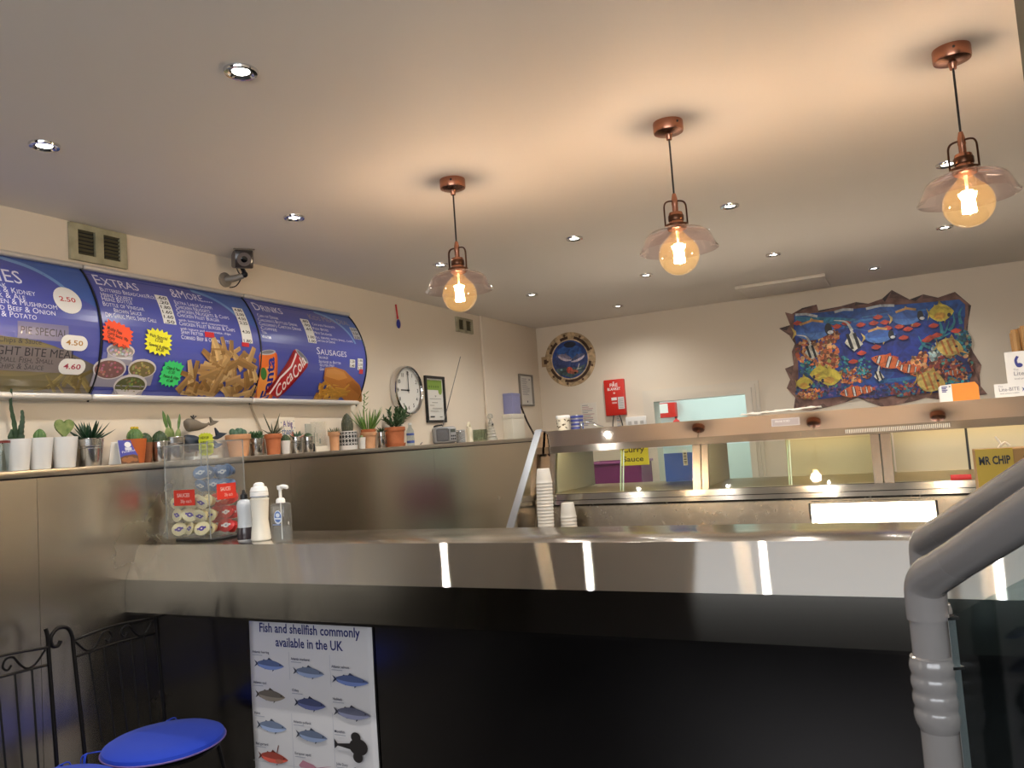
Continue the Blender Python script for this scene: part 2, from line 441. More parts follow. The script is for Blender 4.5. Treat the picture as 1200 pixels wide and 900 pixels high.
# ------------------------------------------------------------------ serving counter
ct = thing('serving_counter', 'brushed steel serving counter with angled nosing across the shop', 'counter', (-1.0, 2.4, 0))
o = (1.0, -2.4, 0)
CX0, CX1 = XC + .001, 2.28
MB().span((CX0, 2.263, 1.095), (CX1, 2.66, 1.127), .004).build('worktop', M_top, ct, off=o)
b = MB()
b.prism([(2.263, 1.1268), (2.193, .996), (2.209, .992), (2.275, 1.118)], CX0, CX1, 'x')
b.build('nosing', M_nose, ct, off=o, angle=20)
b = MB(); b.prism([(2.193, .9958), (2.189, .866), (2.205, .866), (2.209, .9918)], CX0, CX1, 'x')
b.build('nosing_apron', brushed('apron_steel', (172, 168, 160), 0.155, 0.7, (1, 0, 0), wave=(1.4, 0.002)), ct, off=o, angle=20)
MB().span((CX0, 2.205, .852), (CX1, 2.40, .866)).build('underside', M_kick, ct, off=o)
b = MB(); b.span((CX0, 2.347, .06), (-1.79, 2.38, .86)); b.span((-1.786, 2.349, .06), (.6, 2.38, .86)); b.span((.604, 2.347, .06), (CX1, 2.38, .86))
b.build('kick_panel', M_kick, ct, off=o)
MB().span((CX0, 2.40, 0), (CX1, 2.64, 1.095)).build('carcass', mat('carcass_laminate', (70, 68, 66), 0.5), ct, off=o)
MB().span((CX0, 2.37, 0), (CX1, 2.41, .062)).build('plinth', M_black, ct, off=o)

# ------------------------------------------------------------------ frying range (its customer side leans back)
FS = .27
def fy(z): return 4.40 + FS * (z - 1.45)
RX0, RX1 = -1.992, .98
rg = thing('frying_range', 'stainless steel frying range with sloped glass front behind the counter', 'frying range', (-.5, 4.6, 0))
o = (.5, -4.6, 0)
def lean(mb, x0, x1, z0, z1, out=0.0, thick=.02):
    """a strip of the leaning front"""
    mb.prism([(fy(z0) - out, z0), (fy(z1) - out, z1), (fy(z1) - out + thick, z1), (fy(z0) - out + thick, z0)], x0, x1, 'x'); return mb
# canopy box
b = MB(); b.prism([(fy(1.402), 1.402), (fy(1.497), 1.497), (5.12, 1.497), (5.12, 1.402)], RX0 + .02, RX1, 'x'); b.build('canopy', steel('canopy_steel', (216, 206, 194), .03, (0, 0, 1), 0, wave=(2, .001)), rg, off=o, angle=20)
lean(MB(), RX0 + .02, RX1, 1.362, 1.402, .006, .03).build('canopy_lip', M_bright, rg, off=o)
b = MB()
for i in range(56): b.span((-.27 + i * .0085, fy(1.38) - .010, 1.372), (-.266 + i * .0085, fy(1.38) - .004, 1.392))
b.build('vent_strip', mat('vent_slot_white', (236, 230, 214), 0.3), rg, off=o)
# lower front with the lit opening
LX0, LX1, LZ = -.462, .100, 1.030
b = MB(); lean(b, -1.935, LX0, .86, 1.062); lean(b, LX1, RX1, .86, 1.062); lean(b, LX0, LX1, LZ, 1.062)
b.build('lower_panel', steel('greasy_steel', (138, 128, 114), .19, (1, 0, 0), .2, wave=(12, .0006), smear=(45, .10)), rg, off=o)
b = MB()
b.span((LX0 - .01, fy(.95), .86), (LX0, fy(.95) + .2, LZ)); b.span((LX1, fy(.95), .86), (LX1 + .01, fy(.95) + .2, LZ)); b.span((LX0, fy(1.0) + .01, LZ - .003), (LX1, fy(.95) + .2, LZ + .01))
b.build('hatch_lining', M_bright, rg, off=o)
MB().span((LX0 - .01, 4.46, .86), (LX1 + .01, 4.47, LZ)).build('hatch_backing', mat('hatch_backing_white', (235, 228, 214), 0.5), rg, off=o)
b = MB(); b.span((LX0 + .012, 4.405, .90), (LX1 - .012, 4.45, .982), .004)
b.build('lamp_tube', mat('lamp_light', (255, 250, 240), 0.4, emit=(255, 246, 228), strength=6), rg, off=o)
# ledge rail in two steps
b = MB(); lean(b, -1.93, RX1, 1.085, 1.118, .018, .05); b.build('ledge_rail', M_bright, rg, off=o)
b = MB(); lean(b, -1.93, RX1, 1.060, 1.083, .030, .05); b.build('ledge_rail', M_bright, rg, off=o)
# window posts
for k, (x0, x1) in enumerate(((-1.935, -1.898), (-1.066, -1.022), (-1.016, -.980), (-.158, -.117), (-.111, -.066), (.82, .86))):
    b = MB(); lean(b, x0, x1, 1.118, 1.364, .002, .03); b.build('window_post', steel('post_steel', (150, 140, 128), .24, (0, 0, 1), 0), rg, off=o)
b = MB(); lean(b, RX0 + .012, -1.936, .87, 1.361, -.03, .02); b.build('filler_strip', M_range, rg, off=o)
# sliding panes
gp = glass('range_glass', (247, 249, 244), 1.0, 0.03)
ge = mat('glass_edge', (196, 214, 186), 0.25)
for x0, x1, d in ((-1.898, -1.47, .012), (-1.495, -1.066, .022), (-.980, -.548, .012), (-.566, -.158, .022)):
    b = MB(); lean(b, x0, x1, 1.124, 1.356, -d, .005); p = b.build('sliding_pane', gp, rg, off=o)
    b = MB(); lean(b, x0 if d > .015 else x1 - .006, x0 + .006 if d > .015 else x1, 1.124, 1.356, -d + .0005, .006)
    b.build('pane_edge', ge, p, off=o)
# cabinet: floor, back, ends
b = MB(); b.span((-1.93, fy(1.1) + .02, 1.09), (RX1, 5.10, 1.12)); b.build('cabinet_floor', M_inner, rg, off=o)
b = MB(); b.span((-.66, 5.06, 1.12), (-.07, 5.085, 1.402)); b.span((-.06, 5.03, 1.12), (RX1, 5.085, 1.402)); b.build('cabinet_back', M_inner, rg, off=o)
b = MB(); b.span((.30, 5.024, 1.12), (.312, 5.03, 1.402)); b.build('back_seam', M_black, rg, off=o)
for x0, x1, y1 in ((-1.93, -1.915, 5.05), (-1.03, -1.01, 5.05), (-.12, -.10, 5.03)): MB().span((x0, fy(1.2) + .07, 1.121), (x1, y1, 1.40)).build('divider', mat('divider_enamel', (156, 154, 144), .4), rg, off=o)
b = MB(); b.span((-1.90, 4.40, 1.385), (-1.05, 4.43, 1.40)); b.span((-.97, 4.40, 1.385), (-.16, 4.43, 1.40)); b.span((-.06, 4.40, 1.385), (.9, 4.43, 1.40))
b.build('heat_lamp', mat('heat_lamp_glow', (255, 226, 170), 0.4, emit=(255, 232, 186), strength=9), rg, off=o)
# body, deck and slanted end panel
MB().span((-1.935, 4.285, .05), (RX1, 5.10, .862)).build('body', M_range, rg, off=o)
MB().span((RX0 + .012, 3.86, .80), (RX1, 4.30, .885)).build('deck', M_bright, rg, off=o)
MB().span((RX0 + .05, 3.95, 0), (RX1, 4.30, .80)).build('base_cabinet', M_range, rg, off=o)
b = MB(); b.prism([(3.80, .05), (3.80, .862), (4.372, 1.502), (5.12, 1.502), (5.12, .05)], RX0 - .012, RX0 + .012, 'x'); b.build('end_panel', M_range, rg, off=o)
b = MB(); b.prism([(3.785, .862), (4.366, 1.512), (4.372, 1.503), (3.80, .862)], RX0 - .028, RX0 + .016, 'x'); b.build('panel_edge', steel('cool_edge_steel', (205, 210, 216), 0.25, (0, 1, 1), .4), rg, off=o)
# name plate on the canopy
a = Art(); x0, z0 = (-0.635, 1.438); x1, z1 = (-0.490, 1.459)
a.rect(x0, 1.432, x1, 1.474, (196, 186, 182)); a.rect(x0 + .006, 1.437, x1 - .006, 1.469, (176, 164, 160)); a.text('FRANK FORD', x0 + .02, 1.453, .011, (236, 232, 228), x1 - x0 - .07)
a.build('name_plate', lambda u, v, k: (u, fy(v) - .001 - k, v), printed('printed_plate', .25), rg, loc=(-.5, 4.6, 0))
# red sticker on the ledge
b = MB(); x0, z0 = (0.176, 1.115); x1, z1 = (0.263, 1.135)
b.span((x0, 4.29, 1.121), (x1, 4.30, 1.146), .002); tag(b.build('label_strip', mat('red_strip', (214, 60, 58), .4)), 'small red strip on the range ledge beside the yellow box', 'label')

# ------------------------------------------------------------------ things behind the range glass
x0, z0 = (-1.414, 1.087); x1, z1 = (-1.195, 1.282)
t = thing('chopping_board', 'blue plastic board with barcode behind the range glass', 'chopping board', (x0, 5.02, 1.121))
w = x1 - x0 + .02; h = z1 - 1.12 + .02
b = MB(); P = [(0, 0), (w, 0), (w, h - .07)] + [(w - .07 + .07 * math.cos(a * PI / 12), h - .07 + .07 * math.sin(a * PI / 12)) for a in range(1, 7)] + [(0, h)]
b.prism(P, 0, .012, 'y'); b.build('board', mat('blue_polythene', (62, 104, 214), .45), t)
a = Art(); lx = w * .52; a.rect(lx, .10, lx + .028, .20, (236, 236, 232))
for i in range(9): a.rect(lx + .005, .108 + i * .009, lx + .023, .108 + i * .009 + .003 + .003 * (i % 2), (40, 40, 44))
a.build('barcode_label', lambda u, v, k: (x0 + u, 5.02 - .0005 - k, 1.12 + v), M_print, t, loc=(x0, 5.02, 1.12))
x0, z0 = (-1.669, 1.243); x1, z1 = (-1.480, 1.310)
t = thing('handwritten_sign', 'yellow handwritten sauce card behind the range glass', 'sign', (x0, 4.9, z0))
MB().span((0, 0, 0), (x1 - x0, .003, .402 + 1.0 - z0)).build('card', mat('yellow_card', (214, 208, 60), .6), t)
a = Art(); a.text('Curry', x0 + .015, z0 + .085, .036, (60, 60, 24), x1 - x0 - .04, bold=.02)
a.build('lettering', lambda u, v, k: (u, 4.8995 - k, v), M_print, t, loc=(x0, 4.9, z0))
a = Art(); a.text('Sauce', x0 + .015, z0 + .025, .034, (60, 60, 24), x1 - x0 - .05, bold=.02)
a.build('lettering', lambda u, v, k: (u, 4.8995 - k, v), M_print, t, loc=(x0, 4.9, z0))
bench = thing('work_bench', 'steel work bench behind the frying range', 'bench', (-1.9, 6.0, 0))
MB().span((-.55, -.35, .86), (-.04, .35, .90)).build('bench_top', M_range, bench)
for sx in (-.5, -.09):
    for sy in (-.3, .3): MB().span((sx - .02, sy - .02, 0), (sx + .02, sy + .02, .86)).build('leg', M_range, bench)
x0, z0 = (-2.273, 1.081); x1, z1 = (-1.829, 1.188)
bench2 = dup(bench, (-1.26, 6.0, 0), None, 'steel work bench carrying the purple crate'); bench['group'] = bench2['group'] = 'work benches behind the range'

# ------------------------------------------------------------------ lights as objects
E_DL, E_PEND, EXPO, E_SKY = 14.5, 6.5, 1.08, 3.6
DOWNLIGHTS = [
 (-2.371, 1.545, 'chrome ceiling downlight above the pie menu board, closest to the photo edge'),
 (-1.510, 1.536, 'large-looking chrome downlight, highest one in the photo, above the air grille'),
 (-2.306, 2.625, 'chrome ceiling downlight beside the security camera'),
 (-2.306, 3.842, 'chrome ceiling downlight just behind the copper pendant over the clock'),
 (-2.311, 5.099, 'chrome ceiling downlight between the clock pendant and the porthole sticker'),
 (-1.462, 3.824, 'chrome ceiling downlight midway between the two leftmost copper pendants'),
 (-1.444, 5.060, 'chrome ceiling downlight just left of the middle pendant shade'),
 (-2.003, 6.115, 'chrome ceiling downlight nearest the back wall, above the porthole sticker'),
 (-.642, 3.777, 'chrome ceiling downlight right beside the middle pendant holder'),
 (-.625, 5.063, 'chrome ceiling downlight just above the flat ceiling vent'),
 (-.083, 6.092, 'chrome ceiling downlight above the coral reef mural'),
 (.272, 3.779, 'chrome ceiling downlight showing beside the holder of the nearest pendant'),
 (.317, 5.076, 'chrome ceiling downlight showing below the shade of the nearest pendant'),
]
M_lens = mat('downlight_lens', (255, 255, 250), 0.3, emit=(255, 250, 238), strength=14)
dl0 = None
for x, y, lab in DOWNLIGHTS:
    if dl0 is None:
        dl0 = thing('ceiling_downlight', lab, 'downlight', (x, y, HC), 0, 'recessed ceiling downlights')
        MB().lathe([(.029, .004), (.029, -.004), (.034, -.009), (.043, -.008), (.046, 0), (.046, .004)], 28).build('bezel', M_chrome, dl0)
        MB().lathe([(0, -.002), (.0235, -.002), (.0235, .003)], 24).build('lens', M_lens, dl0)
        MB().lathe([(.0236, .002), (.0236, -.0025), (.029, -.0045), (.029, .002)], 24).build('baffle', mat('dark_baffle', (70, 68, 66), .3, .8), dl0)
    else: dup(dl0, (x, y, HC), None, lab)

# copper pendants --------------------------------------------------------
PENDANTS = [(-1.505, 2.64), (-.622, 2.60), (.227, 2.575)]
PL = ['copper pendant lamp with clear shade, farthest from the camera, over the clock wall side',
      'copper pendant lamp with clear shade in the middle of the three',
      'copper pendant lamp with clear shade nearest the dark pillar, largest in view']
M_shade = glass('shade_glass', (251, 244, 244), 2.2, 0.03, 1.5)
M_bulb = glass('bulb_glass', (255, 244, 222), 1.5, 0.02, 1.5, glow=((255, 196, 120), .11))
M_fil = mat('filament_glow', (255, 214, 150), 0.4, emit=(255, 214, 150), strength=60)
pd = thing('pendant_lamp', PL[0], 'pendant lamp', (*PENDANTS[0], HC), 0, 'copper pendants over the counter')
MB().lathe([(0, .002), (.050, .002), (.051, -.004), (.051, -.030), (.049, -.036), (.036, -.041), (.014, -.043), (.011, -.050), (.009, -.062), (0, -.063)], 32).build('canopy', M_copper, pd)
MB().lathe([(0, -.008), (.004, -.008), (.004, .0), (0, .0)], 8, (0, 0, 0), M=Matrix.Rotation(PI / 2, 3, 'X'), ).build('canopy_screw', M_black, pd, loc=(.02, -.048, -.015))
MB().cyl((0, 0, -.06), (0, 0, -.262), .0033, seg=10).build('cord', M_black, pd)
h = MB().lathe([(0, -.248), (.006, -.250), (.010, -.268), (.011, -.285), (.010, -.290), (.010, -.312), (.022, -.316), (.024, -.322), (.024, -.350), (.027, -.354), (.027, -.360), (.032, -.362), (.032, -.372), (.028, -.376), (0, -.376)], 28).build('lamp_holder', M_copper, pd)
MB().lathe([(.0255, -.326), (.0265, -.328), (.0265, -.343), (.0255, -.345)], 28).build('holder_band', M_bronze, h)
b = MB(); b.tube(curve([(-.038, 0, -.362), (-.038, 0, -.31), (-.036, 0, -.288), (-.026, 0, -.277), (0, 0, -.275), (.026, 0, -.277), (.036, 0, -.288), (.038, 0, -.31), (.038, 0, -.362)], 5), .0035, 8, flat=(1.6, .8))
b.lathe([(.034, -.358), (.040, -.358), (.040, -.366), (.034, -.366)], 28); b.build('yoke', M_bronze, pd)
MB().lathe([(.029, -.366), (.033, -.368), (.058, -.372), (.092, -.381), (.106, -.390), (.113, -.402), (.124, -.428), (.131, -.442), (.1325, -.446), (.130, -.445), (.122, -.429), (.111, -.403), (.104, -.392), (.091, -.3835), (.058, -.3745), (.029, -.369)], 48).build('shade', M_shade, pd, angle=60)
R_ = .068; zc = -.462
prof = [(0, zc - R_)] + [(R_ * math.sin(a * PI / 20), zc - R_ * math.cos(a * PI / 20)) for a in range(1, 17)] + [(.030, -.395), (.021, -.386), (.016, -.378), (.016, -.372)]
bl = MB().lathe(prof, 32).build('bulb', M_bulb, pd, angle=80)
b = MB()
for k in range(9):
    a = 2 * PI * k / 9; r1, r2 = (.010, .014)
    b.tube([(r1 * math.cos(a), r1 * math.sin(a), -.425), (r2 * math.cos(a + .3), r2 * math.sin(a + .3), -.488)], .0058, 6)
b.build('filament', M_fil, bl)
b = MB(); b.cyl((0, 0, -.378), (0, 0, -.425), .005, .003, 8); b.cyl((0, 0, -.42), (0, 0, -.495), .0015, seg=6); b.build('filament_stem', mat('stem_glass', (230, 220, 200), .2), bl)
dup(pd, (*PENDANTS[1], HC), .5, PL[1]); dup(pd, (*PENDANTS[2], HC), -.35, PL[2])

# flat ceiling vent, by the back wall
t = thing('ceiling_vent', 'flat white vent plate on the ceiling in front of the mural', 'ceiling vent', (-.72, 6.3, HC))
MB().span((-.31, -.27, -.018), (.31, .27, 0), .006).build('plate', M_ceil, t)
MB().span((-.32, -.30, -.026), (.32, -.265, 0), .006).build('flap', M_gloss, t)

# ------------------------------------------------------------------ curved menu boards on the left wall
MZ0, MH = 1.765, .53
def menu_x(v):
    t = min(max(v / MH, 0), 1)
    return -3.02 + .03 * (1 - t) + .105 * max(math.sin(PI * t), 0) ** .8
def menu_map(u, v, k): return (menu_x(v) + k, u, MZ0 + v)
CUTS = [MH * i / 22 for i in range(1, 22)]
WHT = (226, 226, 240); GREY = (120, 118, 140)
def fit(a, body, l, r, cap, col=WHT, caps=False, bold=0.0): a.text(body, l[0], l[1], cap, col, r[0] - l[0], caps, bold)
def chips(a, pts, n, cols, L=(.05, .10), w=.018, seed=1):
    cols = [tuple(int(x * .9) for x in c) for c in cols]
    rd = random.Random(seed)
    us = [p[0] for p in pts]; vs = [p[1] for p in pts]
    def inside(u, v):
        c = False
        for (x0, y0), (x1, y1) in zip(pts, pts[1:] + pts[:1]):
            if (y0 > v) != (y1 > v) and u < (x1 - x0) * (v - y0) / (y1 - y0) + x0: c = not c
        return c
    k = 0
    while k < n:
        u = rd.uniform(min(us), max(us)); v = rd.uniform(min(vs), max(vs))
        if not inside(u, v): continue
        k += 1; an = rd.uniform(-.4, 3.0); l = rd.uniform(*L) / 2; c = rd.choice(cols); h = w * rd.uniform(.7, 1.2) / 2
        d = Vector((math.cos(an), math.sin(an))); q = Vector((-d.y, d.x)); p = Vector((u, v))
        lo = lambda z: (z[0], min(max(z[1], .004), MH - .004))
        a.k += .12
        a.face([lo(p - d * l - q * h), lo(p + d * l - q * h * .7), lo(p + d * l + q * h * .7), lo(p - d * l + q * h)], c)
        a.k += .06
        a.face([lo(p - d * l + q * h * .3), lo(p + d * l + q * h * .2), lo(p + d * l + q * h * .7), lo(p - d * l + q * h)], tuple(min(255, int(x * 1.12)) for x in c))
def price_tag(a, l, r, rows, col=(226, 226, 222), w=.068):
    """white sticker column between two corners holding price rows"""
    u0, v1 = l; u1, v0 = r; c = (u0 + u1) / 2; u0, u1 = c - w / 2, c + w / 2
    a.rect(u0, v0, u1, v1, col); n = len(rows); h = (v1 - v0) / n
    for i, t in enumerate(rows):
        if t: a.text(t, u0 + (u1 - u0) * .12, v1 - h * (i + .86), h * .66, (30, 30, 34), (u1 - u0) * .76, bold=.02)
M_alu = mat('satin_aluminium', (206, 202, 196), .32, .35)
def board(name_label, y0, y1, art, first=False, last=False):
    r = thing('menu_board', name_label, 'menu board', (XW, (y0 + y1) / 2, MZ0), 0, 'curved menu boards above the cactus ledge')
    o = (-XW, -(y0 + y1) / 2, -MZ0)
    n = 24; b = MB()
    prof = [(menu_x(MH * i / n), MZ0 + MH * i / n) for i in range(n + 1)]
    poly = [(x, z) for x, z in prof] + [(XW + .001, MZ0 + MH), (XW + .001, MZ0)]
    b.prism(poly, y0 + .004, y1 - .004, 'y'); b.build('light_box', mat('menu_blue_film', (58, 66, 150), .25, coat=.5), r, off=o)
    for nm, z, h, d in (('head_rail', MZ0 + MH, .022, .040), ('foot_rail', MZ0 - .024, .026, .072)):
        b = MB(); b.span((XW + .001, y0 + .002, z), (XW + .001 + d, y1 - .002, z + h), .009, 3); b.build(nm, M_alu, r, off=o)
    b = MB()
    b.tube([(x + .003, y1 - .0055, z) for x, z in prof], .0045, 6)
    b.tube([(menu_x(0) + .003, y1 - .0055, MZ0), (menu_x(0) - .004, y1 - .0055, MZ0 - .03)], .0045, 6)
    b.build('seam_strip', M_black, r, off=o)
    art.build('printed_film', menu_map, M_board, r, CUTS, loc=(XW, (y0 + y1) / 2, MZ0))
    return r
Y0, Y1, Y2, Y3 = 1.205, 2.112, 3.005, 3.885
def base(a, y0, y1, swoosh=True):
    a.rect(y0 + .006, .001, y1 - .008, MH - .001, (76, 84, 166))
    if swoosh:
        a.poly([(y1 - .36, MH - .002), (y1 - .008, MH - .002), (y1 - .008, MH - .18), (y1 - .10, MH - .13), (y1 - .2, MH - .06)], (66, 98, 174))
        P = [(y1 - .34, MH - .012), (y1 - .24, MH - .035), (y1 - .16, MH - .08), (y1 - .11, MH - .135), (y1 - .085, MH - .19)]
        a.line(curve([(p[0], p[1], 0) for p in P], 5), .016, (116, 154, 204))

# board one: pies
a = Art(); base(a, Y0, Y1)
a.poly([(Y0 + .006, .002), (Y1 - .008, .002), (Y1 - .008, .11), (Y1 - .12, .15), (Y1 - .3, .19), (Y1 - .5, .21), (Y0 + .006, .20)], (108, 100, 92))
a.ell((1.790, 0.067)[0] - .05, .10, .28, .098, (120, 108, 72), n=28); a.ell((1.790, 0.067)[0] - .05, .125, .25, .068, (136, 122, 84), n=28)
chips(a, [(1.902, 0.009), (1.922, 0.067), (2.066, 0.086), (2.094, 0.011)], 14, [(138, 122, 70), (120, 104, 58), (158, 140, 84)], seed=3)
a.text('PIES', (1.817, 0.411)[0], (1.817, 0.411)[1], .056, WHT, caps=True, align='R')
for s, p in (('Steak', (1.750, 0.386)), ('Steak & Kidney', (1.854, 0.367)), ('Steak & Ale', (1.810, 0.344)), ('Chicken & Mushroom', (1.929, 0.322)), ('Minced Beef & Onion', (1.918, 0.296)), ('Meat & Potato', (1.842, 0.271))):
    a.text(s, p[0], p[1], .023, WHT, caps=True, align='R')
u, v = (1.981, 0.368); a.ell(u, v, .058, .056, (232, 230, 226), n=26); a.text('2.50', u - .034, v - .006, .02, (190, 60, 60), .068, bold=.02)
l, r_ = (1.768, 0.196), (1.967, 0.260); a.rect(l[0], l[1], r_[0], r_[1], (120, 116, 150)); fit(a, 'PIE SPECIAL', (1.780, 0.213), (1.963, 0.223), .03, (52, 48, 60), caps=True)
a.text('Chips & Sauce', (1.860, 0.178)[0], (1.860, 0.178)[1], .02, (70, 66, 70), align='R')
l, r_ = (1.729, 0.077), (1.984, 0.168); a.rect(Y0 + .02, l[1], r_[0], r_[1], (124, 114, 112))
a.text('LIGHT BITE MEAL', (2.004, 0.133)[0], (2.004, 0.133)[1], .032, (46, 42, 48), align='R', caps=True)
a.text('Small Fish, Small', (1.918, 0.108)[0], (1.918, 0.108)[1], .022, (60, 54, 58), align='R', caps=True); a.text('Chips & Sauce', (1.883, 0.084)[0], (1.883, 0.084)[1], .022, (60, 54, 58), align='R', caps=True)
for (u, v), t, c in (((1.992, 0.195), '4.50', (180, 130, 60)), ((1.996, 0.103), '4.60', (170, 60, 80))):
    a.ell(u - .026, v, .03, .03, (234, 230, 224), n=18); a.ell(u + .026, v, .03, .03, (234, 230, 224), n=18, up=False); a.rect(u - .026, v - .03, u + .026, v + .03, (234, 230, 224)); a.text(t, u - .036, v - .009, .02, c, .072, bold=.02)
board('curved blue pie menu board cut by the photo edge', Y0, Y1, a)

# board two: extras and more
a = Art(); base(a, Y1, Y2)
fit(a, 'Extras', (2.143, 0.465), (2.351, 0.470), .05, WHT, True)
for s, l, r_ in (('Buttered Breadcake/Roll', (2.149, 0.434), (2.431, 0.444)), ('Heinz Squeezy', (2.143, 0.409), (2.294, 0.411)), ('Heinz Bottle', (2.140, 0.390), (2.283, 0.394)), ('Bottle of Vinegar', (2.137, 0.366), (2.334, 0.369)), ('Brown Sauce', (2.181, 0.342), (2.314, 0.347)), ('Dips Garlic, Mayo, Sweet Chilli', (2.137, 0.318), (2.382, 0.323))):
    fit(a, s, l, r_, .0205, WHT, True)
price_tag(a, (2.448, 0.459), (2.463, 0.320), ['.60', '.20', '1.80', '1.60', '1.60', '.50'])
fit(a, '&More....', (2.523, 0.462), (2.758, 0.469), .047, WHT, True)
for s, l, r_, c in (('Extra Large Scampi', (2.519, 0.426), (2.738, 0.434), .02), ('Chicken Nuggets', (2.514, 0.404), (2.714, 0.408), .02), ('Chicken Nuggets & Chips', (2.510, 0.383), (2.823, 0.390), .02), ('Chicken Fillet Burger', (2.507, 0.362), (2.753, 0.364), .02), ('with lettuce and mayonnaise', (2.506, 0.341), (2.796, 0.347), .012), ('Chicken Fillet Burger & Chips', (2.505, 0.320), (2.838, 0.325), .02), ('with lettuce and mayonnaise, chips', (2.506, 0.300), (2.805, 0.304), .012), ('Spam Fritter', (2.507, 0.280), (2.634, 0.280), .02), ('Corned Beef & Onion Pattie', (2.505, 0.256), (2.798, 0.257), .02)):
    fit(a, s, l, r_, c, WHT, c > .015)
price_tag(a, (2.910, 0.457), (2.911, 0.270), ['4.80', '2.00', '4.50', '2.25', '', '4.30', '', '1.80'])
for l, r_ in (((2.643, 0.277), (2.699, 0.303)), ((2.869, 0.250), (2.917, 0.271))): a.rect(l[0], l[1], r_[0], r_[1], (196, 40, 50))
for (u, v), ra, rb, c in (((2.198, 0.180), .066, .030, (150, 140, 136)), ((2.160, 0.104), .076, .043, (128, 92, 88)), ((2.313, 0.112), .070, .040, (120, 108, 70)), ((2.278, 0.040), .080, .046, (92, 94, 58))):
    a.rect(u - ra * .9, max(v - rb - .03, .003), u + ra * .9, v, (150, 146, 160)); a.ell(u, v, ra, rb, (206, 200, 200), n=24); a.ell(u, v - .003, ra * .9, rb * .84, c, n=24)
    rd = random.Random(int(u * 1000))
    for i in range(26):
        t, q = rd.uniform(0, 2 * PI), rd.uniform(0, .75) ** .5; a.k += .08
        a.ell(u + ra * .85 * q * math.cos(t), v - .003 + rb * .78 * q * math.sin(t), .006, .005, tuple(min(255, int(x * rd.uniform(1.1, 1.6))) for x in c), n=6, up=False)
CH = [(170, 134, 84), (190, 154, 100), (152, 114, 66), (206, 172, 116), (180, 142, 92)]
chips(a, [(2.579, -0.004), (2.522, 0.123), (2.626, 0.155), (2.691, 0.240), (2.808, 0.236), (2.943, 0.204), (3.025, -0.004)], 80, CH, (.07, .13), .036, seed=5)
board('curved blue extras menu board with dips and heap of chips', Y1, Y2, a)

# board three: drinks, kids meal, sausages
a = Art(); base(a, Y2, Y3)
fit(a, 'Drinks', (3.044, 0.465), (3.253, 0.467), .047, WHT, True)
for s, l, r_ in (('Can of Drink', (3.037, 0.425), (3.192, 0.424)), ('Children\'s Bottled Drink', (3.029, 0.400), (3.323, 0.398)), ('Children\'s Carton Drink', (3.024, 0.376), (3.343, 0.385)), ('Coffee', (3.026, 0.353), (3.142, 0.350)), ('Tea', (3.024, 0.330), (3.060, 0.328)), ('Water', (3.017, 0.306), (3.084, 0.303))): fit(a, s, l, r_, .019, WHT, True)
price_tag(a, (3.400, 0.454), (3.410, 0.312), ['.80', '.90', '.65', '', '1.00', '1.00'])
fit(a, 'Kids Meal Deal', (3.462, 0.461), (3.822, 0.458), .034, (150, 140, 150), True)
for s, l, r_ in (('Chicken Nuggets', (3.457, 0.423), (3.655, 0.418)), ('Fish Bites', (3.447, 0.396), (3.579, 0.394)), ('Mini Sausage', (3.441, 0.370), (3.595, 0.369)), ('All served with small chips', (3.436, 0.344), (3.775, 0.348)), ('Carton of Drink', (3.436, 0.324), (3.606, 0.323))): fit(a, s, l, r_, .016, WHT, True)
price_tag(a, (3.830, 0.448), (3.844, 0.371), ['3.50', '3.50', '3.50'], (176, 176, 180))
fit(a, 'Sausages', (3.427, 0.250), (3.690, 0.248), .042, WHT, True)
for s, l, r_ in (('Sausage', (3.440, 0.227), (3.520, 0.227)), ('Sausage in Batter', (3.441, 0.203), (3.635, 0.204)), ('Gluten Free', (3.450, 0.184), (3.576, 0.181)), ('Giant Sausage', (3.454, 0.161), (3.580, 0.157))): fit(a, s, l, r_, .017, WHT, True)
price_tag(a, (3.713, 0.239), (3.771, 0.192), ['1.20', '1.40'], w=.05); price_tag(a, (3.787, 0.249), (3.847, 0.180), ['1.90', '2.10', '2.30'], w=.05)
l, r_ = (3.810, 0.158), (3.847, 0.185); a.rect(l[0], l[1], r_[0], r_[1], (196, 40, 50))
def can(cx, cy, w, h, rot, col, dark, top):
    T = lambda x, y: (cx + x * math.cos(rot) - y * math.sin(rot), min(max(cy + x * math.sin(rot) + y * math.cos(rot), .003), MH - .003))
    a.poly([T(-w / 2, -h / 2), T(w / 2, -h / 2), T(w / 2, h * .40), T(w * .42, h * .46), T(-w * .42, h * .46), T(-w / 2, h * .40)], col)
    a.poly([T(-w / 2, -h / 2), T(-w * .36, -h / 2), T(-w * .36, h * .42), T(-w / 2, h * .40)], dark); a.poly([T(w / 2, -h / 2), T(w * .4, -h / 2), T(w * .4, h * .42), T(w / 2, h * .40)], dark)
    a.ell(*T(0, h * .455), w * .44, h * .045, top, rot, 16); a.ell(*T(0, h * .46), w * .34, h * .03, (120, 120, 128), rot, 14)
    return T
u, v = (3.064, 0.107); T = can(u, v - .01, .13, .30, .14, (222, 110, 40), (196, 84, 30), (176, 176, 182))
a.ell(*T(.0, -.02), .058, .085, (232, 150, 70), .14); a.ell(*T(-.03, .03), .02, .034, (60, 120, 50), .5)
a.text('Fanta', *T(.035, -.125), .058, (26, 44, 140), .21, bold=.03, rot=1.70); 
u, v = (3.223, 0.123); T = can(u, v - .005, .14, .30, -.62, (182, 36, 40), (140, 22, 28), (170, 168, 172))
a.text('Coca', *T(.04, -.135), .062, (236, 226, 224), .13, bold=.015, rot=.95, shear=.35); a.text('Cola', *T(.045, .01), .062, (236, 226, 224), .12, bold=.015, rot=.95, shear=.35)
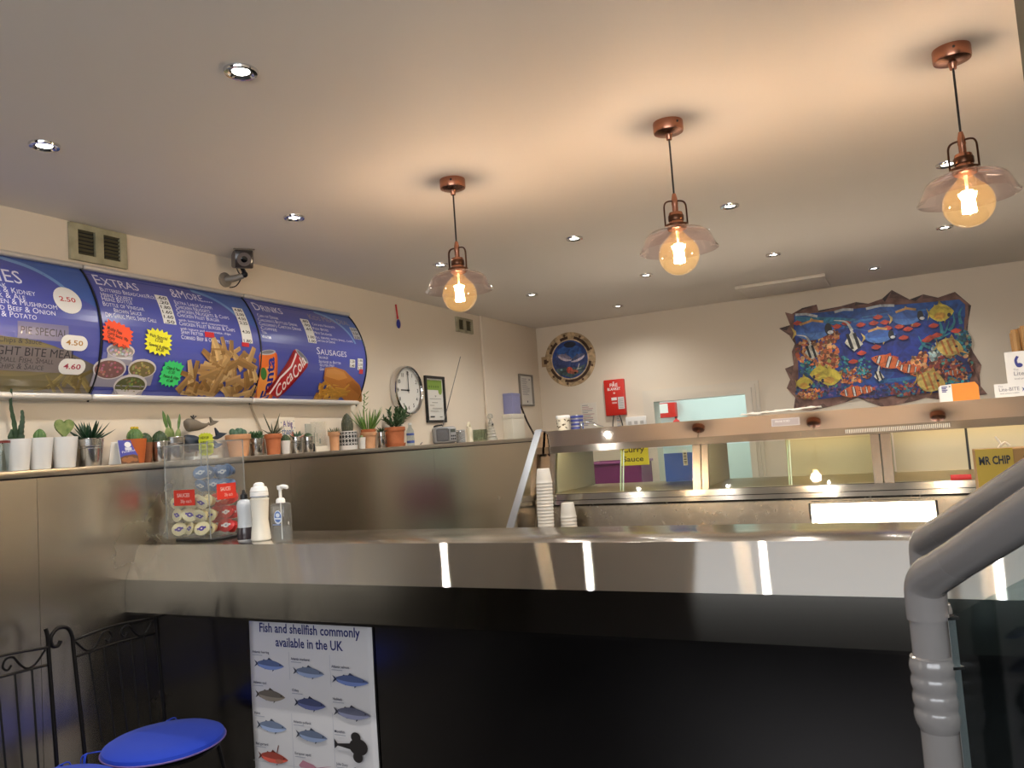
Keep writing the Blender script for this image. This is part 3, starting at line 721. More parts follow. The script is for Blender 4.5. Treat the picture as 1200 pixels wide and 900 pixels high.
a.line([(p[0], p[1]) for p in (T(-.035, -.14), T(-.05, -.05), T(-.03, .04), T(-.045, .12))], .012, (236, 226, 224))
GB = [(206, 150, 60), (222, 172, 80), (190, 130, 48)]
chips(a, [(3.484, -0.006), (3.453, 0.063), (3.517, 0.116), (3.587, 0.109), (3.703, -0.002)], 50, GB, (.02, .05), .03, seed=8)
a.poly([(3.496, 0.115), (3.494, 0.177), (3.575, 0.186), (3.670, 0.171), (3.724, 0.144), (3.843, 0.089), (3.924, -0.004), (3.766, -0.007), (3.616, 0.063)], (176, 112, 52))
a.poly([(3.505, 0.130), (3.511, 0.168), (3.576, 0.177), (3.664, 0.161), (3.705, 0.129), (3.632, 0.111)], (196, 134, 68)); a.poly([(3.702, 0.094), (3.757, 0.116), (3.840, 0.079), (3.878, 0.030)], (158, 96, 42))
chips(a, [(3.617, -0.004), (3.569, 0.052), (3.675, 0.084), (3.832, -0.000)], 12, [(204, 150, 64), (186, 132, 50)], (.09, .13), .018, seed=9)
board('curved blue drinks and sausages menu board with two printed cans', Y2, Y3, a)

# day-glo star cards stuck on the middle board
def star(label, c, R1, R2, n, col, lines, rot=0.0, squash=1.0):
    u, v = c; x = menu_x(v) + .006
    t = thing('price_card', label, 'price card', (x, u, MZ0 + v), 0, 'day-glo star cards')
    nrm = (menu_x(v + .01) - menu_x(v - .01)) / .02
    a = Art(); a.k = 4; P = []
    for i in range(2 * n):
        q = PI * i / n; r = 1 if i % 2 == 0 else R2 / R1
        # rounded square outline
        sq = 1 / max(abs(math.cos(q)), abs(math.sin(q))) ** .6
        P.append((R1 * r * sq * math.cos(q) * .92, R1 * r * sq * math.sin(q) * squash * .92))
    P = [(p[0] * math.cos(rot) - p[1] * math.sin(rot), p[0] * math.sin(rot) + p[1] * math.cos(rot)) for p in P]
    b = MB(); b.prism([(p[0], p[1]) for p in P], -.0015, .0, 'x')
    for vv in b.bm.verts: vv.co.x += vv.co.z * nrm
    b.build('card', mat('dayglo_%d_%d_%d' % col, col, .55), t)
    a = Art(.0004)
    for body, du, dv, w, cap in lines: a.text(body, du, dv, cap, (40, 36, 30), w, bold=.01, rot=rot)
    a.build('handwriting', lambda p, q, k: (k + q * nrm, p, q), M_print, t)
star('orange-red star card with mushy pea and sauce prices on the extras board', (2.180, 0.246), .080, .066, 19, (255, 84, 34), [('Mushy Peas', -.05, .018, .07, .016), ('Curry Sauce  90p', -.05, .0, .10, .014), ('Gravy', -.05, -.018, .035, .014), ('Sauce   20p', -.045, -.036, .09, .014)], -.28, .72)
star('yellow star card with small fish prices on the extras board', (2.380, 0.230), .079, .062, 18, (236, 230, 40), [('Fish Special', -.045, .022, .09, .014), ('\u00a33.50', -.02, .002, .04, .016), ('Special & chips', -.05, -.018, .10, .014), ('\u00a34.20', -.015, -.038, .04, .015)], -.12, .82)
star('green star card with chip and pattie prices on the extras board', (2.468, 0.097), .066, .055, 18, (60, 206, 110), [('Chips & Peas', -.035, .02, .075, .013), ('\u00a31.50', -.02, .002, .035, .013), ('Pattie & chips', -.042, -.016, .085, .013), ('\u00a31.60', -.02, -.034, .035, .013)], -.1, .95)

# ------------------------------------------------------------------ things on the left wall
def grille(label, l, r_, dirty):
    (y0, z1), (y1, z0) = l, r_
    t = thing('air_grille', label, 'air vent', (XW, (y0 + y1) / 2, z0), 0, 'air grilles on the left wall')
    w, h = y1 - y0, z1 - z0
    gm = mat('stained_grille' if dirty else 'old_grille', (150, 146, 118) if dirty else (138, 132, 112), .6, noise=((176, 170, 142), 14))
    b = MB(); f = .16 * w
    for a0, a1, c0, c1 in ((-w / 2, -w / 2 + f * .8, h * .17, h * .84), (w / 2 - f * .8, w / 2, h * .17, h * .84), (-f * .45, f * .45, h * .17, h * .84), (-w / 2, w / 2, 0, h * .17), (-w / 2, w / 2, h * .84, h)): b.span((0, a0, c0), (.016, a1, c1))
    b.build('frame', gm, t)
    MB().span((.0, -w / 2 + .01, .01), (.003, w / 2 - .01, h - .01)).build('duct_mesh', M_black, t)
    for s in (-1, 1):
        b = MB(); n = 7
        for i in range(n):
            z = h * (.2 + .62 * i / (n - 1)); c = s * (w / 4)
            b.box((.009, c, z), (.012, w * .30, .002), Matrix.Rotation(-.5, 3, 'Y'))
        sl = b.build('louvre', mat('grille_slat', (92, 86, 62), .7), t); sl['kind'] = 'thing'
grille('square grey-green air grille with two slotted panels above the menu boards', (2.072, 2.495), (2.339, 2.336), True)
grille('small old brown air grille behind the farthest pendant bulb', (5.234, 2.451), (5.489, 2.334), False)

# security camera
y, z = (2.913, 2.379)
t = thing('security_camera', 'grey bullet security camera on bracket above the menu boards', 'security camera', (XW, y, z))
MB().lathe([(0, .0), (.038, .0), (.038, .010), (.030, .016), (0, .016)], 24, M=Matrix.Rotation(PI / 2, 3, 'Y')).build('wall_plate', mat('camera_grey', (140, 134, 126), .4, .3), t)
MB().tube([(.01, 0, 0), (.05, .02, .004), (.085, .045, .016)], [.019, .017, .015], 14).build('arm', MATS['camera_grey'], t)
MB().ball((.092, .048, .022), .017, seg=14, rings=8).build('knuckle', M_black, t)
R1 = Matrix.Rotation(math.radians(-38), 3, 'Z') @ Matrix.Rotation(math.radians(14), 3, 'Y')
cc = Vector((.125, .004, .088))
MB().box(cc, (.14, .092, .092), R1, .010, 3).build('housing', mat('camera_body', (112, 104, 96), .45), t)
MB().box(cc + R1 @ Vector((.014, 0, .050)), (.155, .100, .006), R1, .002).build('sun_shield', mat('camera_body', (112, 104, 96), .45), t)
MB().tube([(.092, .048, .03), tuple(cc + R1 @ Vector((-.01, 0, -.044)))], .011, 10).build('stem', M_black, t)
fr = cc + R1 @ Vector((.071, 0, 0))
fp = MB().box(fr, (.004, .084, .084), R1, .0015).build('face_plate', mat('camera_face', (52, 44, 42), .2), t)
X = R1 @ Matrix.Rotation(PI / 2, 3, 'Y')
MB().lathe([(.016, .001), (.034, .001), (.034, .003), (.016, .003)], 24, tuple(fr), M=X).build('led_ring', mat('led_ring', (96, 84, 80), .4), fp)
MB().lathe([(0, .002), (.0145, .002), (.0155, .006), (.006, .0075), (0, .007)], 20, tuple(fr), M=X).build('lens', mat('lens_glass', (8, 8, 12), .08), fp)
MB().tube(curve([tuple(cc + R1 @ Vector((-.068, 0, .0))), (.06, .03, .055), (.07, .045, .01), (.04, .04, -.03), (.004, .03, -.035)], 6), .003, 6).build('cable', M_black, t)

# spoon
(y, z1), (_, z0) = (4.431, 2.444), (4.444, 2.273)
t = thing('wall_spoon', 'blue spoon with a red handle hanging on the wall', 'spoon', (XW, y, z0))
MB().tube([(.006, .0, z1 - z0), (.008, .006, (z1 - z0) * .6), (.007, .012, (z1 - z0) * .42)], [.006, .005, .007], 8).build('handle', mat('red_plastic', (190, 36, 40), .4), t)
MB().ball((.010, .014, (z1 - z0) * .22), .026, (.35, .85, 1.25)).build('bowl', mat('spoon_blue', (40, 46, 140), .35), t)

# clock
(yc, zc_) = (4.472, 1.849)
t = thing('wall_clock', 'round chrome-rimmed wall clock with white face showing nine', 'clock', (XW, yc, zc_))
RY = Matrix.Rotation(PI / 2, 3, 'Y'); RC = .170
MB().lathe([(0, .0), (RC * .93, .0), (RC, .008), (RC, .040), (RC * .975, .052), (RC * .93, .056), (RC * .89, .050), (RC * .875, .040)], 48, M=RY).build('rim', M_chrome, t)
MB().lathe([(0, .034), (RC * .885, .034), (RC * .885, .032)], 48, M=RY).build('dial', mat('clock_white', (232, 230, 224), .4), t)
a = Art(.0004)
for h in range(1, 13):
    q = PI / 2 - 2 * PI * h / 12; a.text(str(h), RC * .70 * math.cos(q), RC * .70 * math.sin(q) - .012, .026, (48, 48, 50), align='C', bold=.02)
for h in range(60):
    q = 2 * PI * h / 60; a.line([(RC * .84 * math.cos(q), RC * .84 * math.sin(q)), (RC * .865 * math.cos(q), RC * .865 * math.sin(q))], .0016, (70, 70, 72), up=False)
a.build('numerals', lambda u, v, k: (.034 + k, u, v), M_print, t)
MB().box((.040, .002, .055), (.002, .005, .15)).build('minute_hand', M_black, t)
MB().box((.037, -.034, .001), (.002, .10, .008)).build('hour_hand', M_black, t)
MB().cyl((.035, 0, 0), (.043, 0, 0), .007, seg=14).build('hub', M_black, t)

# certificate frame
(y0, z1), (y1, z0) = (4.731, 1.967), (4.994, 1.627)
w, h = y1 - y0, z1 - z0
t = thing('certificate_frame', 'black framed certificate with green heading beside the clock', 'picture frame', (XW, (y0 + y1) / 2, z0))
b = MB()
for q in (((.0, -w / 2, 0), (.018, w / 2, .018)), ((.0, -w / 2, h - .018), (.018, w / 2, h)), ((.0, -w / 2, .018), (.018, -w / 2 + .018, h - .018)), ((.0, w / 2 - .018, .018), (.018, w / 2, h - .018))): b.span(*q, .002, 1)
b.build('frame', M_black, t)
a = Art(.0004); a.rect(-w / 2 + .016, .016, w / 2 - .016, h - .016, (222, 220, 212)); a.rect(-w / 2 + .03, h * .70, w / 2 - .03, h - .03, (128, 160, 66))
a.ell(w * .28, h * .69, .026, .03, (128, 160, 66)); a.text('FOOD HYGIENE RATING', 0, h * .88, .014, (70, 96, 30), w * .7, align='C'); 
for k in range(5): a.ell(-w * .27 + k * w * .11, h * .77, .009, .009, (92, 122, 40), n=12)
for k, q in enumerate((.5, .42, .36, .3, .24)): a.rect(-w * .3 + (.03 if k % 2 else 0), h * q, w * .3 - .05 * (k % 3), h * q + .006, (176, 174, 166))
a.poly([(-.014, h * .58), (.014, h * .58), (0, h * .54)], (150, 150, 144)); a.rect(-w * .32, h * .11, -w * .1, h * .14, (60, 60, 60)); a.rect(w * .16, h * .11, w * .3, h * .13, (130, 130, 126))
a.build('certificate', lambda u, v, k: (.004 + k, u, v), M_print, t)

# silver frame on the boxed strip near the corner
x = XW + .024; (y0, z1), (y1, z0) = (6.235, 2.046), (6.511, 1.760)
w, h = y1 - y0, z1 - z0
t = thing('notice_frame', 'thin silver framed white notice near the room corner', 'picture frame', (x, (y0 + y1) / 2, z0))
b = MB()
for q in (((.0, -w / 2, 0), (.02, w / 2, .014)), ((.0, -w / 2, h - .014), (.02, w / 2, h)), ((.0, -w / 2, .014), (.02, -w / 2 + .014, h - .014)), ((.0, w / 2 - .014, .014), (.02, w / 2, h - .014))): b.span(*q, .002, 1)
b.build('frame', mat('frame_silver', (150, 144, 136), .35, .7), t)
a = Art(.0004); a.rect(-w / 2 + .012, .012, w / 2 - .012, h - .012, (206, 202, 194)); rd = random.Random(4)
for i in range(11): a.rect(-w * .28, h * (.85 - i * .05), -w * .28 + w * rd.uniform(.3, .58), h * (.85 - i * .05) + .006, (150, 148, 150))
a.rect(.0, h * .11, .02, h * .17, (90, 90, 100)); a.rect(.06, h * .82, .085, h * .86, (110, 110, 120))
a.build('notice', lambda u, v, k: (.004 + k, u, v), M_print, t)

# ------------------------------------------------------------------ the row of pots on the ledge
SX = -2.972
M_terra = mat('terracotta', (176, 98, 58), .75, noise=((190, 112, 70), 20))
M_terra2 = mat('pale_terracotta', (190, 138, 98), .8, noise=((206, 156, 116), 16))
M_orange = mat('orange_plastic_pot', (186, 92, 36), .5)
M_potw = mat('white_ceramic', (226, 224, 220), .3)
M_zinc = mat('zinc_bucket', (196, 194, 190), .22, 1.0)
M_soil = mat('potting_soil', (50, 38, 28), .95)
G_dark = mat('dark_green', (38, 58, 34), .55, noise=((58, 80, 48), 30))
G_mid = mat('mid_green', (66, 98, 46), .5, noise=((92, 124, 66), 25))
G_light = mat('light_green', (92, 116, 58), .5, noise=((136, 148, 92), 35))
G_blue = mat('blue_green', (52, 84, 66), .5, noise=((84, 116, 92), 25))
G_grey = mat('grey_green', (84, 92, 70), .6, noise=((110, 116, 90), 30))
M_spine = mat('cactus_spine', (206, 196, 150), .6)
M_yel = mat('yellow_bloom', (214, 176, 40), .55)

def pot_mesh(kind, rt, rb, h):
    b = MB()
    if kind == 'white': b.lathe([(0, 0), (rb, 0), (rb + .002, .003), (rt - .001, h - .004), (rt, h), (rt - .003, h), (rt - .004, h - .006), (rt - .006, h - .014), (0, h - .014)], 32)
    elif kind == 'rim': b.lathe([(0, 0), (rb, 0), (rt - .006, h * .78), (rt - .001, h * .78), (rt, h * .80), (rt, h - .002), (rt - .004, h), (rt - .006, h - .012), (0, h - .012)], 28)
    elif kind == 'plain': b.lathe([(0, 0), (rb, 0), (rb + .001, .002), (rt, h), (rt - .004, h), (rt - .006, h - .012), (0, h - .012)], 28)
    elif kind == 'bucket':
        b.lathe([(0, 0), (rb, 0), (rb + .002, .004), (rb + (rt - rb) * .60, h * .62), (rb + (rt - rb) * .62 + .002, h * .64), (rb + (rt - rb) * .64, h * .66), (rb + (rt - rb) * .68, h * .70), (rb + (rt - rb) * .70 + .002, h * .72), (rb + (rt - rb) * .72, h * .74), (rt - .002, h - .004), (rt + .001, h - .002), (rt, h), (rt - .003, h - .001), (rt - .005, h - .012), (0, h - .012)], 32)
    return b
CAT = 'potted plant'
GRP = 'potted cacti and succulents on the ledge'
def potted(name, label, y, kind, m, w, h, z=LEDGE, x=SX, taper=.72):
    t = thing(name, label, CAT, (x, y, z + .0005), 0, GRP)
    rt = w / 2; pot_mesh(kind, rt, rt * taper, h).build('pot', m, t)
    MB().lathe([(0, h - .009), (rt * .62, h - .010), (rt - .0065, h - .0115)], 20).build('soil', M_soil, t)
    return t, h - .010
def ribbed(t, z, r, h, m, ribs=14, name='cactus', x=0, y=0, amp=.06, spines=40, tip=.9, lean_=0):
    prof = []
    n = 12
    for i in range(n + 1):
        q = i / n; rr = r * (math.sin(PI * (.16 + .84 * q)) ** tip if q > .4 else (.86 + .14 * math.sin(PI / 2 * min(q / .4, 1))))
        if q > .4: rr = r * max(math.cos((q - .4) / .6 * PI / 2), 0) ** .62
        prof.append((max(rr, 0) if i < n else 0, z - .006 + h * q))
    M = Matrix.Rotation(lean_, 3, 'Y')
    o = MB().lathe(prof, 56, (x, y, 0), ribs=ribs, amp=amp, M=M).build(name, m, t, angle=80)
    if spines:
        rd = random.Random(int((r + h + y) * 9999)); b = MB()
        for i in range(spines):
            q = rd.uniform(.15, .95); k = rd.randrange(ribs); a = 2 * PI * k / ribs; i0 = min(int(q * n), n - 1); rr = prof[i0][0] * (1 + amp); zz = prof[i0][1]
            p = Vector((rr * math.cos(a) + x, rr * math.sin(a) + y, zz)); d = Vector((math.cos(a), math.sin(a), rd.uniform(-.2, .6))).normalized()
            b.tube([p - d * .001, p + d * .006], [.0007, 0], 4)
        s_ = b.build('spines', M_spine, o, angle=0); s_['kind'] = 'stuff'
    return o
def blade(b, p, d, L, w, th=.25, droop=0.0, up=0.0, n=5):
    """tapering leaf from p along d"""
    d = Vector(d).normalized(); pts = []; rs = []
    for i in range(n + 1):
        q = i / n; pts.append(Vector(p) + d * L * q + Vector((0, 0, up * L * q * q - droop * L * q * q)))
        rs.append(w / 2 * (math.sin(PI * (.22 + .78 * q)) ** .9) if i < n else 0)
    b.tube(pts, rs, 6, flat=(1, th))

# far-left glass at the photo edge
y = 1.734
t = thing('glass_tumbler', 'clear glass tumbler with red rim at the photo edge', 'glass', (SX, y, LEDGE + .0005))
MB().lathe([(0, 0), (.03, 0), (.036, .11), (.034, .11), (.0285, .004), (0, .004)], 24).build('body', glass('tumbler_glass', (236, 240, 240)), t); MB().lathe([(.0345, .104), (.0372, .104), (.0372, .113), (.0345, .113)], 24).build('rim', mat('dark_red', (110, 36, 32), .4), t)
# 1 euphorbia
y = 1.803
t, z = potted('potted_euphorbia', 'tall two-stemmed green euphorbia in white pot, farthest left of the white pots', y, 'white', M_potw, .094, .118)
b = MB()
for (dx, dy, hh, rr, wig) in ((0, -.012, .205, .0105, .006), (.004, .012, .125, .013, -.004)):
    P = [(dx + wig * math.sin(q * 7), dy + (-.004 if wig > 0 else .004) * q + wig * .6 * math.sin(q * 5), z - .006 + hh * q) for q in [i / 14 for i in range(15)]]
    b.tube(P, [rr * (1 + .22 * (i % 2)) * (1.15 - .75 * i / 14) for i in range(15)], 3 if wig > 0 else 4)
b.tube([(0, -.020, z - .006), (.002, -.026, z + .02), (0, -.022, z + .048)], [.012, .012, .002], 4); b.tube([(.0, .015, z - .006), (.0, .026, z + .024)], [.010, .002], 4)
b.build('stems', G_dark, t, angle=25)
# 2 small round cactus
t, z = potted('potted_cactus', 'small squat green cactus in the middle one of the three white pots', 1.888, 'white', M_potw, .092, .120)
ribbed(t, z, .021, .052, G_mid, 10, amp=.10)
# 3 heart leaf
t, z = potted('potted_hoya', 'heart-shaped pale green leaf in a white pot beside the zinc bucket', 1.985, 'white', M_potw, .100, .121)
b = MB(); P = []
for i in range(29):
    q = 2 * PI * i / 28; P.append((.040 * math.sin(q) ** 3 * 1.0, .0027 * (13 * math.cos(q) - 5 * math.cos(2 * q) - 2 * math.cos(3 * q) - math.cos(4 * q))))
P = P[:-1]; b.prism([(p[0], p[1] + z + .048) for p in P], -.006, .006, 'x'); 
for v in b.bm.verts:
    r2 = (v.co.y / .045) ** 2; v.co.x = v.co.x * (1 - .5 * min(r2, 1)) + .004 * r2
b.build('leaf', G_light, t, angle=60)
# 4 haworthia
t, z = potted('potted_haworthia', 'spiky dark green haworthia in a zinc bucket below the board seam', 2.094, 'bucket', M_zinc, .108, .112)
b = MB()
for k in range(26):
    a = 2.4 * k; e = .25 + 1.15 * (k / 26); L = .095 - .02 * (k / 26) ** 2 + .012 * math.sin(k * 3)
    blade(b, (.006 * math.cos(a), .006 * math.sin(a), z - .004), (math.cos(a) * math.cos(e), math.sin(a) * math.cos(e), math.sin(e)), L, .016, .45, up=.12)
b.build('leaves', mat('haworthia_green', (30, 62, 38), .4), t, angle=60)
# 5 printed packet
y = 2.246
t = thing('printed_packet', 'small blue folded card packet showing fish cakes, leaning on the orange pot', 'packet', (SX + .03, y, LEDGE + .0005), 0)
R5 = Matrix.Rotation(-.18, 3, 'Y')
MB().box((0, 0, .050), (.004, .085, .10), R5, .001, 1).build('face', M_white, t)
MB().box((-.028, -.03, .047), (.004, .07, .095), Matrix.Rotation(.22, 3, 'Y'), .001, 1).build('back', M_white, t)
a = Art(.0003); a.rect(-.0425, -.05, .0425, .05, (66, 70, 158)); a.poly([(-.0425, -.05), (.0425, -.05), (.0425, -.018), (.02, -.012), (-.02, -.016), (-.0425, -.024)], (96, 60, 36))
for u, v, r_ in ((-.022, -.034, .016), (.004, -.032, .018), (.026, -.036, .013), (-.008, -.042, .012)): a.ell(u, v, r_, r_ * .6, (146, 92, 50), n=14)
a.ell(0, .030, .016, .012, (228, 228, 230)); a.rect(-.016, .006, .016, .018, (206, 206, 216)); a.text('FishBites', -.032, -.006, .009, (220, 220, 236), .064, rot=.12)
a.build('print', lambda u, v, k: Vector((0, 0, .05)) + R5 @ Vector((.0024 + k, u, v)), M_print, t)
# 6 orange pot
t, z = potted('potted_cactus', 'round green cactus with yellow crown in a bright orange pot', 2.304, 'plain', M_orange, .094, .104)
c_ = ribbed(t, z, .031, .066, G_mid, 16, spines=70)
b = MB()
for k in range(10): b.ball((.016 * math.cos(k * 2.4) * (k / 10), .016 * math.sin(k * 2.4) * (k / 10), z + .058), .006, seg=8, rings=6)
b.build('bloom', M_yel, c_)
# 6b + 7 dark round cacti
t, z = potted('potted_cactus', 'dark round cactus in brown clay pot squeezed behind the orange one', 2.364, 'plain', mat('brown_clay', (124, 74, 44), .7), .066, .088, x=SX - .012)
ribbed(t, z, .029, .060, G_dark, 18, spines=80)
t, z = potted('potted_cactus', 'dark bristly round cactus in slim zinc pot left of the paddle cactus', 2.421, 'bucket', M_zinc, .074, .090, x=SX + .012)
ribbed(t, z, .031, .064, G_dark, 18, spines=90)
# 8 paddle cactus
t, z = potted('potted_paddle_cactus', 'paddle cactus with three long upright pads in a zinc bucket', 2.503, 'bucket', M_zinc, .108, .108)
def pad(b, p, d, L, w, th=.009):
    d = Vector(d).normalized(); pts = []; rs = []
    for i in range(9):
        q = i / 8; pts.append(Vector(p) + d * L * q); rs.append(max(w / 2 * math.sin(PI * (.12 + .88 * q)) ** .7, 0) if i < 8 else 0)
    b.tube(pts, rs, 12, flat=(1, th / (w / 2) / 1.6))
b = MB(); pad(b, (0, -.020, z - .006), (.1, -.25, 1), .066, .042); pad(b, (0, .022, z - .006), (0, .22, 1), .058, .034); pad(b, (-.01, .0, z - .006), (-.1, .05, 1), .065, .036)
b.build('pads', G_light, t, angle=70)
b = MB(); pad(b, (.004, -.034, z + .05), (.05, -.30, 1), .085, .021, .007); pad(b, (-.008, -.004, z + .05), (-.05, -.2, 1), .068, .016, .006); pad(b, (0, .03, z + .045), (0, .17, 1), .075, .016, .006)
b.build('young_pads', G_mid, t, angle=70)
# 9 whale ornament with card
y = 2.658
t = thing('whale_ornament', 'pair of painted wooden whales on a stand, grey one above navy one', 'ornament', (SX - .01, y, LEDGE + .0005))
MB().span((-.03, -.06, 0), (.03, .085, .014), .003).build('stand', M_potw, t)
MB().cyl((0, -.02, .014), (0, -.02, .05), .005, seg=10).build('rod', mat('driftwood', (140, 116, 90), .7), t)
def whale(b, cy, cz, L, H, flip=1):
    b.tube(curve([(0, cy - L * .42, cz), (0, cy - L * .36, cz + H * .05), (0, cy - L * .1, cz + H * .06), (0, cy + L * .2, cz - H * .02), (0, cy + L * .45, cz + H * .06), (0, cy + L * .56, cz + H * .22)], 3), [.002, H * .28, H * .42, H * .48, H * .5, H * .48, H * .46, H * .42, H * .36, H * .28, H * .22, H * .17, H * .13, H * .10, H * .08, H * .07][:16], 12, flat=(.7, 1))
def tail(b, cy, cz, s):
    b.prism([(cy - .3 * s, cz), (cy, cz + .1 * s), (cy - .08 * s, cz + .55 * s), (cy + .16 * s, cz + .28 * s), (cy + .75 * s, cz + .22 * s), (cy + .3 * s, cz - .02 * s), (cy + .0 * s, cz - .12 * s)], -.006, .006, 'x')
b = MB(); whale(b, -.015, .158, .14, .062); tail(b, .075, .165, .062); w1 = b.build('grey_whale', mat('driftwood_grey', (112, 102, 88), .7), t, angle=60); w1['label'] = 'grey wooden whale'
b = MB(); 
for s in (-1, 0, 1): b.tube(curve([(0, -.028, .182), (0, -.028 + s * .004, .196), (0, -.028 + s * .016, .203 + (0 if s else .006))], 4), .0035, 6)
b.build('water_spout', M_black, w1)
b = MB(); whale(b, -.015, .07, .17, .085); tail(b, .105, .10, .085); w2 = b.build('navy_whale', mat('whale_navy', (34, 46, 62), .5), t, angle=60); w2['label'] = 'navy wooden whale'
b = MB(); tail(b, .095, .055, .06); b.build('slate_tail', mat('whale_slate', (84, 104, 136), .5), t)
t = thing('price_card', 'yellow-green star card propped before the wooden whales', 'price card', (SX + .035, y + .0, LEDGE + .0005))
P = []
for i in range(36):
    q = PI * i / 18; r_ = .050 if i % 2 == 0 else .045; sq = 1 / max(abs(math.cos(q)), abs(math.sin(q))) ** .7; P.append((r_ * sq * math.cos(q) * .9, r_ * sq * math.sin(q) * 1.1 + .068))
MB().prism(P, -.001, .001, 'x').build('card', mat('dayglo_lime', (176, 186, 40), .6), t)
MB().box((-.012, 0, .03), (.002, .05, .06), Matrix.Rotation(.35, 3, 'Y')).build('easel', M_white, t)
a = Art(.0003)
for i, s in enumerate(('HEYUP', 'HAVE', 'YOU TRIED', 'SPECIALS')): a.text(s, -.034, .092 - i * .021, .013, (40, 44, 20), (.05, .045, .066, .06)[i], bold=.02)
a.build('handwriting', lambda u, v, k: (.0012 + k, u, v), M_print, t)
# 10 tapered terracotta with clump
t, z = potted('potted_cactus', 'clustered little cacti in a wide pale terracotta pot', 2.892, 'rim', M_terra2, .124, .110)
b = MB()
for k in range(11):
    a_ = 2.4 * k; r_ = .035 * (k / 11) ** .5; b.ball((r_ * math.cos(a_), r_ * math.sin(a_), z + .016 + .008 * math.cos(k)), .015, (1, 1, 1.3), 20, 8, ribs=7, amp=.12)
b.build('cactus_clump', G_blue, t, angle=80)
# 11 rosette bucket
t, z = potted('potted_succulent', 'bushy green rosette succulent in zinc bucket beside the aloe', 3.012, 'bucket', M_zinc, .080, .088)
b = MB()
for c in range(6):
    cx_, cy_ = .024 * math.cos(c * 1.05), .024 * math.sin(c * 1.05)
    for k in range(10): a_ = 2.4 * k; e = .15 + 1.2 * k / 10; blade(b, (cx_, cy_, z + .006 + .002 * k), (math.cos(a_) * math.cos(e), math.sin(a_) * math.cos(e), math.sin(e)), .028, .013, .5)
b.build('rosettes', mat('rosette_green', (58, 92, 56), .5), t, angle=60)
# 12 aloe
t, z = potted('potted_aloe', 'thin spidery aloe in an orange terracotta pot beside the handwritten card', 3.134, 'rim', M_terra, .092, .108)
b = MB()
for k, (a_, e, L, dr) in enumerate(((-1.6, 1.1, .14, .0), (1.5, 1.15, .14, 0), (1.3, .7, .10, .1), (.3, .8, .09, .1), (-1.2, .5, .07, .1), (1.7, .35, .10, .02), (2.6, 1.3, .08, 0), (-.4, 1.0, .07, 0), (3.6, .7, .08, .1), (1.9, .55, .085, -.1))): blade(b, (0, 0, z - .004), (math.cos(a_) * math.cos(e), math.sin(a_) * math.cos(e), math.sin(e)), L, .010, .6, dr)
b.build('leaves', mat('aloe_green', (74, 78, 58), .5), t, angle=60)
# 13 small white pot
t, z = potted('potted_cactus', 'tiny dark cactus in a small white pot between aloe and zinc buckets', 3.225, 'white', M_potw, .054, .070)
ribbed(t, z, .025, .050, G_dark, 14)
# 14, 15 zinc buckets
t, z = potted('potted_succulent', 'red-tipped succulent in zinc bucket before the handwritten card', 3.309, 'bucket', M_zinc, .070, .090)
b = MB(); c = MB()
for k in range(18):
    a_ = 2.4 * k; e = .1 + 1.2 * k / 18; d = (math.cos(a_) * math.cos(e), math.sin(a_) * math.cos(e), math.sin(e)); blade(b if k % 3 else c, (.008 * math.cos(a_), .008 * math.sin(a_), z), d, .042, .013, .5, up=.1)
b.build('leaves', G_blue, t, angle=60); l_ = c.build('tinted_leaves', mat('coral_leaf', (196, 112, 84), .5), t, angle=60); l_['label'] = 'coral-tinted leaves'
t, z = potted('potted_cactus', 'dark domed cactus in zinc bucket next to the clear photo block', 3.402, 'bucket', M_zinc, .066, .088)
ribbed(t, z, .026, .036, G_dark, 16)
# 16 handwritten card
y = 3.296
t = thing('handwritten_card', 'white handwritten thank-you card standing behind the zinc buckets', 'card', (SX - .045, y, LEDGE + .0005))
MB().box((0, 0, .10), (.004, .125, .20), Matrix.Rotation(-.06, 3, 'Y'), .001, 1).build('card', mat('card_cream', (228, 218, 200), .6), t)
a = Art(.0003)
a.text('A big', -.035, .148, .034, (92, 70, 140), .075, bold=.015); a.text('thank', -.048, .105, .036, (84, 110, 150), .096, bold=.015); a.text('you', -.03, .066, .03, (196, 120, 80), .06, bold=.015)
for u, v in ((-.048, .17), (.05, .178), (-.05, .135), (.052, .14)): a.ell(u, v, .004, .004, (120, 150, 160), n=8)
a.build('handwriting', lambda u, v, k: (.0025 - (v - .1) * .06 + k, u, v), M_print, t)
# 17 clear block
y = 3.486
t = thing('photo_block', 'clear acrylic photo block with dark engraved marks on the ledge', 'photo block', (SX - .005, y, LEDGE + .0005))
MB().span((-.02, -.03, .030), (.012, .068, .168), .002, 1).build('block', glass('acrylic_block', (246, 248, 246), 1.0, haze=.16), t)
MB().span((-.022, -.03, 0), (.016, .068, .030), .002, 1).build('base', mat('cream_stone', (216, 206, 188), .5), t)
MB().span((-.022, -.075, 0), (-.012, -.028, .160), .002, 1).build('photo', mat('grey_photo', (168, 166, 154), .4), t)
MB().span((-.012, -.072, .002), (.010, -.032, .048), .002, 1).build('foot', M_black, t)
a = Art(.0003)
for u, v, w, h in ((-.012, .05, .008, .06), (.010, .055, .006, .05), (.03, .045, .014, .03), (-.004, .11, .004, .03)): a.rect(u, v, u + w, v + h, (110, 116, 104))
a.build('engraving', lambda u, v, k: (-.012 + k, u, v), M_print, t)
# 18 small terracotta
t, z = potted('potted_succulent', 'small grey-green succulent in slim pale terracotta pot by the patterned pot', 3.629, 'rim', M_terra2, .070, .110)
b = MB()
for k in range(22): a_ = 2.4 * k; e = .3 + 1.1 * k / 22; blade(b, (.012 * math.cos(a_), .012 * math.sin(a_), z - .002), (math.cos(a_) * math.cos(e), math.sin(a_) * math.cos(e), math.sin(e)), .040, .008, .6)
b.build('leaves', G_grey, t, angle=60)
